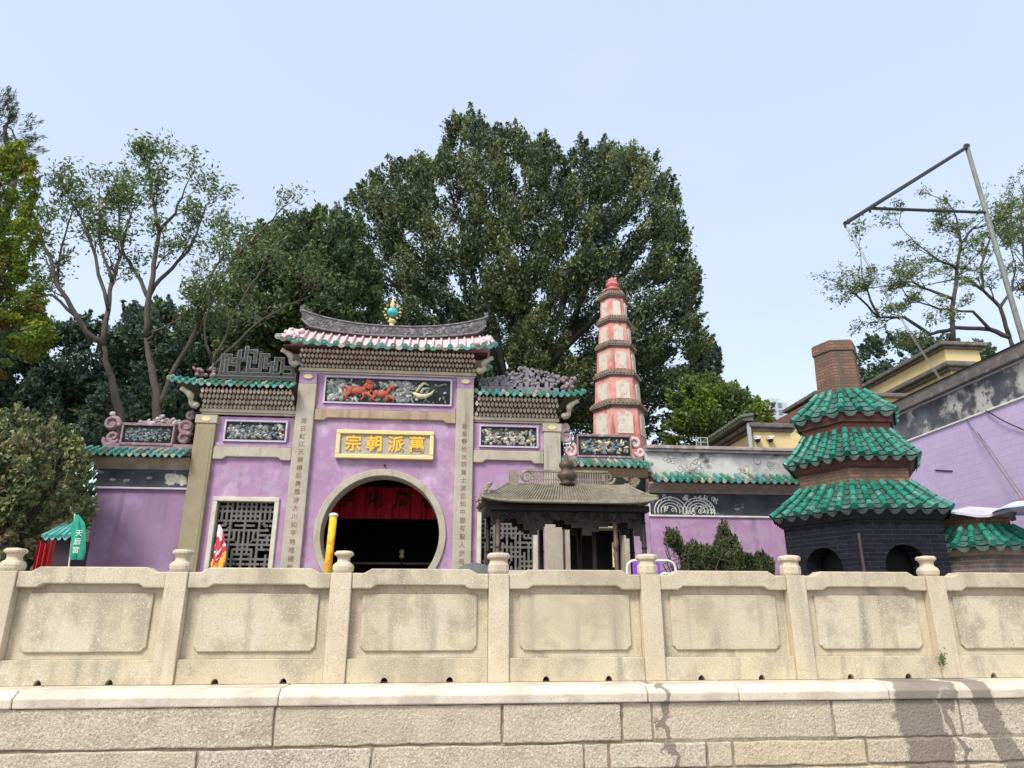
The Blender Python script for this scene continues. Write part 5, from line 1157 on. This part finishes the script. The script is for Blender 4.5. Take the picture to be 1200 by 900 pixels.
# ------------------------------------------------------------------ gallows pole with cables
PO = 9.0; top = W(1133, 172, PO); mid = W(1155, 249, PO); low = W(1200, 402, PO)
po = thing('mast', 'leaning grey metal mast with two dark bracket arms at the upper right', 'mast', (low.x, PO, 0))
d = (low-top); m = MB(); m.tube([top, low, low+d*((low.z-0)/-d.z)], [.062, .075, .09], 12); m.build('pole', M('galvanised_pole', L_(.19, .20, .175), L_(.13, .135, .12), 4, rough=.6), po, smooth=True)
arm = M('dark_steel', L_(.02, .015, .02), L_(.035, .025, .025), 5, rough=.6)
tip = W(990, 262, PO-1.2); m = MB(); m.tube([top+Vector((.05, 0, .02)), tip], .055, 8); ua = m.build('upper_arm', arm, po)
m = MB(); jn = W(1019, 244, PO-.95); m.tube([mid, jn], .045, 8); m.build('lower_arm', arm, po)
m = MB(); m.tube([tip, tip-Vector((0, 0, .12))], .03, 8); m.tube([jn, jn-Vector((0, 0, .13))], .03, 8); m.build('pulley', arm, po)
m = MB(); m.blob(top+Vector((0, 0, .03)), (.10, .08, .08)); m.build('arm_joint', arm, po)
for i, (off, ex, r_, lab) in enumerate(((0, 0, .009, 'upper of two thin ropes running down from the mast arm tip'), (.06, .05, .006, 'lower of two thin ropes running down from the mast arm tip'))):
    A = tip+Vector((off, 0, -.1)); Bp = WX(1200, 590, XR-.25) + Vector((ex, 0, ex)); m = MB(); pts = []
    for t in np.linspace(0, 1, 24):
        p = A.lerp(Bp, t); p.z -= (.45+.12*i)*math.sin(math.pi*t)*0.5; pts.append(p)
    m.tube(pts, r_, 5); o = m.build('rope', M('rope_grey%d' % i, L_(.16, .15, .13), None, rough=.8)); tag(o, lab, 'rope', 'ropes from the mast')
c0 = W(1078, 406, 12); 

# ------------------------------------------------------------------ foliage
def leaf_mesh(name, C_, D_, size, mats, midx, parent, aspect=.5, jitter=.9):
    """C_ centres (N,3), D_ axis dirs (N,3); each leaf a bent diamond of two triangles pairs"""
    N = len(C_); s = size*RNG.uniform(.65, 1.3, N)[:, None]
    D = D_+RNG.normal(0, jitter, (N, 3)); D /= np.linalg.norm(D, axis=1)[:, None]+1e-9
    R_ = RNG.normal(0, 1, (N, 3)); B_ = np.cross(D, R_); B_ /= np.linalg.norm(B_, axis=1)[:, None]+1e-9
    N_ = np.cross(D, B_)
    v = np.empty((N, 4, 3)); v[:, 0] = C_-D*s; v[:, 1] = C_+B_*s*aspect+N_*s*.15; v[:, 2] = C_+D*s; v[:, 3] = C_-B_*s*aspect+N_*s*.15
    o = np.array(origin(parent)); v = (v-o).reshape(-1, 3)
    me = bpy.data.meshes.new(name); me.vertices.add(N*4); me.vertices.foreach_set('co', v.ravel())
    me.loops.add(N*4); me.loops.foreach_set('vertex_index', np.arange(N*4, dtype=np.int32))
    me.polygons.add(N); me.polygons.foreach_set('loop_start', np.arange(0, N*4, 4, dtype=np.int32)); me.polygons.foreach_set('loop_total', np.full(N, 4, dtype=np.int32))
    for m in mats: me.materials.append(m)
    me.polygons.foreach_set('material_index', midx.astype(np.int32)); me.update(calc_edges=True); me.validate()
    ob = bpy.data.objects.new(name, me); COL.objects.link(ob); ob.parent = parent; return ob
def inside(poly, x, z):
    c = False; n = len(poly); j = n-1
    for i in range(n):
        xi, zi = poly[i]; xj, zj = poly[j]
        if (zi > z) != (zj > z) and x < (xj-xi)*(z-zi)/(zj-zi)+xi: c = not c
        j = i
    return c
def edge_dist(poly, x, z):
    best = 1e9; n = len(poly)
    for i in range(n):
        ax, az_ = poly[i]; bx, bz = poly[(i+1) % n]; dx, dz = bx-ax, bz-az_; t = max(0, min(1, ((x-ax)*dx+(z-az_)*dz)/(dx*dx+dz*dz+1e-9)))
        best = min(best, math.hypot(x-ax-dx*t, z-az_-dz*t))
    return best
def crown_tree(name, label, poly_px, Y, thick, nclump, per, lsize, mats, weights, base_px=None, clump=.8, up=.7, trunk_r=.25, barkm=bark_dk, limbs=14, cat='tree', group=None, base_z=None, elong=1.5, inner=.35, seed=1, jitter=.9, aspect=.5):
    rnd = random.Random(seed); rng = np.random.default_rng(seed)
    poly = [(W(a, b, Y).x, W(a, b, Y).z) for a, b in poly_px]
    xs = [p[0] for p in poly]; zs = [p[1] for p in poly]; gx_, gz_ = (min(xs)+max(xs))/2, (min(zs)+max(zs))/2
    kx, kz = max(.6, 1-.35*clump/((max(xs)-min(xs))/2)), max(.6, 1-.42*clump/((max(zs)-min(zs))/2)); gz_ -= clump*.18*up
    poly = [(gx_+(a-gx_)*kx, gz_+(b-gz_)*kz) for a, b in poly]
    xs = [p[0] for p in poly]; zs = [p[1] for p in poly]; x0, x1, z0, z1 = min(xs), max(xs), min(zs), max(zs)
    bx = (x0+x1)/2 if base_px is None else W(base_px, 500, Y).x
    bz = base_z if base_z is not None else 0
    t = thing(name, label, cat, (bx, Y, bz), group); cl = []; tries = 0
    while len(cl) < nclump and tries < nclump*60:
        tries += 1; x, z = rnd.uniform(x0, x1), rnd.uniform(z0, z1)
        if not inside(poly, x, z): continue
        d = edge_dist(poly, x, z); hw = thick*min(1, (d/(thick*.9)))**.5
        s = rnd.random()
        y = Y+(rnd.uniform(-1, 1) if s < inner else (-1 if rnd.random() < .72 else 1)*rnd.uniform(.75, 1))*hw
        cl.append((x, y, z, d))
    Cs = []; Ds = []; Ms = []
    cen = Vector(((x0+x1)/2, Y, z0+(z1-z0)*.35))
    for (x, y, z, d) in cl:
        out = (Vector((x, y, z))-cen); out.normalize(); dr = Vector((out.x, out.y*.8, out.z*.6+up)).normalized()
        sz = clump*rnd.uniform(.6, 1.25)*(1 if d > clump*1.3 else max(.36, d/(clump*1.3)))
        n = int(per*rnd.uniform(.6, 1.3)*max(.3, (sz/clump)**1.6)); 
        p = rng.normal(0, 1, (n, 3)); p /= np.linalg.norm(p, axis=1)[:, None]+1e-9; p *= (rng.uniform(0, 1, n)**.45)[:, None]*sz*.62
        dv = np.array(dr); al = p@dv; p = p+np.outer(al, dv)*(elong-1)
        # taper towards the tip
        f = np.clip((al/(sz*.62)+1)/2, 0, 1); rad = p-np.outer(p@dv, dv); p = p-rad*(f*.55)[:, None]
        Cs.append(p+np.array((x, y, z))); Ds.append(np.tile(dv, (n, 1))); k = rnd.choices(range(len(mats)), weights)[0]
        mi = np.full(n, k); sw = rng.random(n) < .25; mi[sw] = rng.integers(0, len(mats), sw.sum()); Ms.append(mi)
    # thin shoots that break the outline
    shoots = int(nclump*.6)
    for _ in range(shoots):
        i = rnd.randrange(len(poly)); q = rnd.random(); ax, az_ = poly[i]; bx_, bz_ = poly[(i+1) % len(poly)]; x = ax+(bx_-ax)*q; z = az_+(bz_-az_)*q
        if z < z0+(z1-z0)*.12: continue
        o_ = Vector((x, 0, z))-Vector((cen.x, 0, cen.z)); o_.normalize(); dr = Vector((o_.x*.7, rnd.uniform(-.3, .3), max(.1, o_.z)+up*.8)).normalized(); L = clump*rnd.uniform(.35, .85); st = Vector((x, Y+rnd.uniform(-.5, .5)*thick*.5, z))-o_*clump*.30
        n = int(per*.22*rnd.uniform(.5, 1.2)); tt = rng.uniform(0, 1, n); p = np.outer(tt*L, np.array(dr))+rng.normal(0, 1, (n, 3))*(.17*clump*(1.08-tt))[:, None]
        Cs.append(p+np.array(st)); Ds.append(np.tile(np.array(dr), (n, 1))); Ms.append(np.full(n, rnd.choices(range(len(mats)), weights)[0]))
    leaf_mesh('crown', np.concatenate(Cs), np.concatenate(Ds), lsize, mats, np.concatenate(Ms), t, jitter=jitter, aspect=aspect)
    m = MB(); zf0 = z0+(z1-z0)*.12; fork = Vector((bx, Y, max(zf0, bz+1)))
    m.tube([(bx, Y, bz-.3), (bx+.1, Y, (bz+fork.z)/2), fork], [trunk_r*1.3, trunk_r, trunk_r*.8], 9)
    for (x, y, z, d) in rnd.sample(cl, min(limbs, len(cl))):
        e = Vector((x, y, z)); q1 = fork.lerp(e, .4)+Vector((rnd.uniform(-.4, .4), rnd.uniform(-.3, .3), rnd.uniform(0, .5))); q2 = fork.lerp(e, .75)+Vector((rnd.uniform(-.3, .3), 0, rnd.uniform(0, .3)))
        m.tube([fork-Vector((0, 0, .2)), q1, q2, e], [trunk_r*.5, trunk_r*.33, trunk_r*.18, .02], 6)
    m.build('trunk', barkm, t, smooth=True)
    return t
# big banyan
crown_tree('banyan_tree', 'huge dense dark green tree towering behind the gate', [(392, 500), (376, 440), (384, 380), (372, 320), (384, 262), (410, 226), (450, 200), (478, 195), (505, 196), (520, 150), (548, 136), (572, 160), (600, 158), (622, 172), (640, 166), (662, 196), (690, 158), (712, 182), (742, 192), (765, 188), (792, 222), (800, 250), (808, 280), (812, 318), (824, 345), (818, 385), (828, 410), (838, 428), (822, 462), (800, 490), (770, 545), (600, 560), (450, 545)],
    24, 4.6, 900, 330, .10, LB, [.46, .34, .20], base_px=600, clump=1.12, up=.8, trunk_r=.5, limbs=22, base_z=2, elong=1.45, inner=.42, seed=11, aspect=.45)
# mid-left lighter tree next to the gate roof
crown_tree('leafy_tree', 'mid green bushy tree between the bare trees and the gate roof', [(250, 475), (246, 390), (266, 325), (290, 285), (330, 262), (385, 245), (430, 262), (452, 330), (450, 400), (430, 455)], 15, 2.4, 270, 380, .085, LG, [.45, .2, .35], clump=.85, up=.5, trunk_r=.25, base_z=1, seed=5)
crown_tree('dark_tree', 'broad dark tree behind the two bare trunks', [(110, 560), (100, 470), (120, 400), (150, 360), (190, 352), (225, 372), (262, 365), (310, 350), (350, 400), (360, 470), (330, 520)], 19, 2.6, 240, 380, .10, LD, [.5, .2, .3], clump=1.1, trunk_r=.4, base_z=1, seed=6, up=.3, elong=1.2)
crown_tree('dark_tree', 'dark bushy tree mass at the far left behind the olive shrub', [(-60, 560), (-60, 430), (-20, 400), (30, 380), (60, 372), (95, 378), (130, 370), (150, 430), (150, 520), (120, 560)], 16, 2.4, 210, 380, .09, LD, [.45, .35, .2], clump=1.0, trunk_r=.4, base_z=1, seed=8, up=.3, elong=1.2)
crown_tree('dark_tree', 'low dark shrubbery directly behind the left wall crest', [(80, 560), (85, 500), (110, 455), (150, 445), (190, 450), (215, 440), (245, 450), (260, 500), (240, 540)], 12, 1.4, 80, 320, .075, LD, [.4, .45, .15], clump=.8, trunk_r=.2, base_z=0, seed=9, up=.2, elong=1.1)
crown_tree('dark_shrub', 'dark shrubbery filling the gap behind the olive shrub and the shrine', [(-60, 680), (-60, 520), (0, 510), (60, 505), (120, 500), (150, 560), (150, 680)], 9.5, 1.1, 120, 260, .07, LD, [.4, .3, .3], clump=.7, trunk_r=.08, base_z=0, seed=14, up=.2, elong=1.1, cat='shrub')
# right of banyan
crown_tree('distant_tree', 'bluish green tree just right of the great tree edge', [(800, 470), (806, 420), (820, 400), (836, 396), (852, 420), (848, 445), (840, 470)], 34, 2, 40, 260, .14, LD, [.2, .7, .1], clump=1.3, trunk_r=.3, base_z=2, seed=21)
crown_tree('lime_tree', 'yellow green tree above the courtyard wall near the pagoda', [(770, 550), (775, 470), (795, 440), (830, 436), (856, 450), (882, 464), (904, 480), (908, 500), (898, 540), (840, 550)], 20, 1.6, 190, 340, .085, [LG[1], LG[0], LY[1]], [.45, .2, .35], clump=.8, trunk_r=.2, base_z=1, seed=22, up=.4)
crown_tree('dark_tree', 'round dark tree behind the yellow house roofs', [(985, 480), (998, 420), (1008, 398), (1035, 388), (1075, 392), (1110, 392), (1150, 398), (1172, 408), (1180, 430), (1180, 470), (1100, 490)], 40, 3, 120, 300, .15, LD, [.3, .2, .5], clump=1.5, trunk_r=.4, base_z=1, seed=23, up=.3, elong=1.2)
# left edge tree (bright) 
crown_tree('lime_leaved_tree', 'bright lime green tree at the left edge of the picture', [(-90, 470), (-90, 150), (-30, 170), (10, 180), (30, 165), (46, 190), (36, 235), (46, 280), (30, 305), (52, 345), (44, 372), (62, 405), (40, 430), (10, 455)], 6.5, 1.2, 260, 380, .042, LY, [.30, .64, .06], clump=.55, trunk_r=.14, base_z=0, base_px=-50, seed=31, up=.2, elong=1.2, inner=.5)
crown_tree('feathery_tree', 'feathery dark green branches of a conifer at the upper left edge', [(-70, 215), (-80, 85), (-30, 90), (12, 98), (20, 115), (12, 128), (34, 142), (50, 152), (30, 165), (52, 180), (40, 205), (8, 212)], 9, .9, 60, 240, .07, LB, [.6, .1, .3], clump=.6, trunk_r=.12, base_z=0, base_px=-60, seed=32, up=.1, elong=2.2, inner=.6, aspect=.14, jitter=.45)
# olive bush left
crown_tree('olive_shrub', 'pale olive shrub with dry leaves left of the mauve wall', [(-40, 665), (-40, 474), (0, 480), (34, 478), (66, 490), (92, 508), (112, 540), (114, 590), (106, 622), (70, 632), (40, 665)], 5.3, .8, 190, 210, .046, LO, [.5, .35, .15], clump=.42, trunk_r=.06, barkm=bark, base_z=0, seed=33, up=.3, elong=1.1, cat='shrub', limbs=30)
# junipers before the courtyard wall
JS = [('juniper', 'leftmost juniper with a bent leaning top before the purple wall', [(804, 712), (800, 650), (788, 634), (776, 628), (778, 617), (790, 618), (800, 640), (818, 640), (824, 712)], 41),
      ('juniper', 'low bushy juniper in the middle of the clump before the wall', [(798, 714), (806, 640), (812, 632), (824, 638), (838, 640), (848, 714)], 42),
      ('juniper', 'tallest pointed juniper of the clump before the wall', [(828, 716), (834, 645), (842, 622), (848, 608), (856, 624), (866, 634), (876, 652), (882, 716)], 43),
      ('juniper', 'rightmost low juniper next to the black furnace', [(864, 716), (872, 648), (884, 648), (896, 645), (908, 655), (912, 716)], 44)]
for nm, lab, pl, sd in JS:
    x_ = sum(p[0] for p in pl)/len(pl)
    crown_tree(nm, lab, pl, 4.4+.15*(sd % 3), .45, 240, 190, .027, LJ, [.45, .25, .3], clump=.26, trunk_r=.03, base_z=0, seed=sd, up=1.0, elong=1.5, cat='shrub', group='junipers before the courtyard wall', limbs=10, inner=.4, aspect=.3)

# sparse trees: hand laid limbs, grown twigs
def sparse_tree(name, label, limbs, Y, trunk_r, mats, weights, lsize, group=None, tw=5, depth=3, nleaf=16, barkm=bark, seed=1, spread=.8, foot=0, flat=0, step=.55, l0=1.2):
    rnd = random.Random(seed); p0 = W(*limbs[0][1][0], Y); t = thing(name, label, 'tree', (p0.x, Y, foot), group)
    m = MB(); tips = []
    def twig(p, d, L, r, dep):
        n = 4; pts = [p]; q = p.copy()
        for i in range(n):
            d = (d+Vector((rnd.gauss(0, .16), rnd.gauss(0, .16), rnd.gauss(.06-flat*.10, .12)))).normalized(); q = q+d*L/n; pts.append(q.copy())
        rr = [max(.006, r*(1-.6*i/n)) for i in range(n+1)]; m.tube(pts, rr, 5 if r < .03 else 6)
        if dep <= 0 or L < .3: tips.append((q, d)); tips.append((pts[2], d)); return
        for i in range(rnd.choice([2, 3, 3])):
            b = rnd.choice(pts[2:]); dd = (d+Vector((rnd.uniform(-1, 1), rnd.uniform(-1, 1), rnd.uniform(-.3, .9)*(1-flat)))*spread).normalized(); twig(b, dd, L*rnd.uniform(.55, .8), r*.55, dep-1)
        tips.append((q, d))
    for r, pl in limbs:
        yo = rnd.uniform(-.8, .8) if r < .9 else 0; pts = []
        for i, (a, b) in enumerate(pl):
            f = i/max(1, len(pl)-1); pts.append(W(a, b, Y+yo*f))
        # smooth
        sm = [pts[0]]
        for a, b in zip(pts[:-1], pts[1:]):
            for k in (1, 2, 3): sm.append(a.lerp(b, k/3)+Vector((rnd.gauss(0, .025), 0, rnd.gauss(0, .025)))*(k < 3))
        if r >= .9: sm = [Vector((sm[0].x, Y, foot-.1))]+sm
        R = [trunk_r*r*(1-.62*i/(len(sm)-1)) for i in range(len(sm))]; m.tube(sm, R, 8)
        L = sum((a-b).length for a, b in zip(sm[:-1], sm[1:])); n = max(2, int(L/step)) if r < .9 else 0
        for i in range(n):
            k = rnd.randrange(len(sm)//3, len(sm)-1); b = sm[k].lerp(sm[k+1], rnd.random()); d = (sm[k+1]-sm[k]).normalized()
            dd = (d+Vector((rnd.uniform(-1, 1), rnd.uniform(-1, 1), rnd.uniform(-.3, .8)*(1-flat*.8)))*spread).normalized(); twig(b, dd, rnd.uniform(.6, 1.1)*l0, R[k]*.45, depth-1)
        if r < .9: twig(sm[-1], (sm[-1]-sm[-2]).normalized(), l0, R[-1], depth-1)
    m.build('trunk', barkm, t, smooth=True)
    C_ = []; D_ = []
    for q, d in tips:
        for k in range(int(nleaf*rnd.uniform(.3, 1.4))):
            C_.append((q.x+rnd.gauss(0, .14), q.y+rnd.gauss(0, .14), q.z+rnd.gauss(0, .11)-.03)); D_.append((d.x, d.y, d.z*.5-.5*rnd.random()))
    C_ = np.array(C_); D_ = np.array(D_); mi = RNG.choice(len(mats), len(C_), p=weights)
    leaf_mesh('crown', C_, D_, lsize, mats, mi, t, jitter=.6, aspect=.38); return t
sparse_tree('sparse_tree', 'thin leaning bare-limbed tree, left one of the two above the crest', [(1.0, [(143, 505), (136, 470), (126, 430), (121, 404)]), (.62, [(121, 404), (104, 392), (91, 372), (68, 336), (52, 290), (42, 258)]), (.55, [(121, 404), (127, 363), (131, 330), (142, 300), (150, 262)]),
    (.4, [(127, 363), (112, 300), (98, 262), (78, 224)]), (.35, [(91, 372), (60, 345), (30, 350)]), (.35, [(131, 330), (118, 290), (116, 240)]), (.3, [(68, 336), (72, 290), (84, 250)])],
    9.5, .13, LS, [.45, .35, .2], .062, tw=4, seed=51, nleaf=11, l0=.62)
sparse_tree('sparse_tree', 'taller forked thin tree growing right behind the wall crest', [(1.0, [(188, 505), (184, 460), (175, 420), (171, 395)]), (.62, [(171, 395), (174, 350), (180, 310), (187, 270), (180, 240), (176, 208)]), (.5, [(186, 478), (200, 441), (218, 410), (232, 380), (252, 340), (273, 304), (296, 280), (314, 262)]),
    (.42, [(174, 350), (160, 320), (146, 300), (140, 270), (138, 232)]), (.42, [(176, 345), (196, 320), (215, 300), (230, 275), (240, 246)]), (.35, [(232, 380), (236, 340), (262, 300), (285, 290)]), (.35, [(187, 270), (206, 250), (216, 222)]), (.3, [(171, 400), (190, 385), (215, 372)])],
    9.8, .135, LS, [.5, .3, .2], .066, seed=53, nleaf=14, l0=.62)
sparse_tree('sparse_tree', 'slender many-stemmed tree rising behind the key fret crest', [(1.0, [(248, 470), (248, 440), (250, 425)]), (.5, [(250, 425), (262, 400), (272, 372), (290, 340), (305, 318)]), (.5, [(252, 428), (275, 405), (300, 380), (330, 362), (352, 352)]), (.4, [(248, 425), (240, 390), (246, 350), (256, 320)])],
    9.2, .085, LS, [.45, .35, .2], .055, seed=57, nleaf=10, l0=.6)
sparse_tree('spreading_tree', 'wide spreading sparse tree with level branches at the right edge', [(1.0, [(1195, 440), (1192, 420), (1183, 395)]), (.6, [(1183, 395), (1160, 386), (1120, 384), (1090, 392), (1060, 372), (1030, 372), (1008, 350)]), (.6, [(1117, 400), (1116, 360), (1121, 320), (1126, 285), (1122, 262)]), (.5, [(1183, 395), (1172, 360), (1152, 340), (1150, 310), (1160, 280)]), (.5, [(1195, 420), (1210, 360), (1200, 300), (1196, 255)]),
    (.4, [(1116, 350), (1090, 340), (1068, 330), (1040, 335)]), (.4, [(1121, 315), (1100, 305), (1080, 290)]), (.4, [(1152, 340), (1130, 325), (1105, 330)]), (.4, [(1160, 386), (1140, 365), (1100, 362), (1072, 352)]), (.35, [(1030, 372), (1020, 352), (1012, 330)]), (.4, [(1172, 360), (1186, 340), (1190, 310)]), (.4, [(1126, 285), (1140, 268), (1160, 262)])],
    21, .20, LS, [.35, .4, .25], .085, seed=61, nleaf=15, barkm=bark_dk, flat=.8, spread=.9, step=.9, l0=1.5)
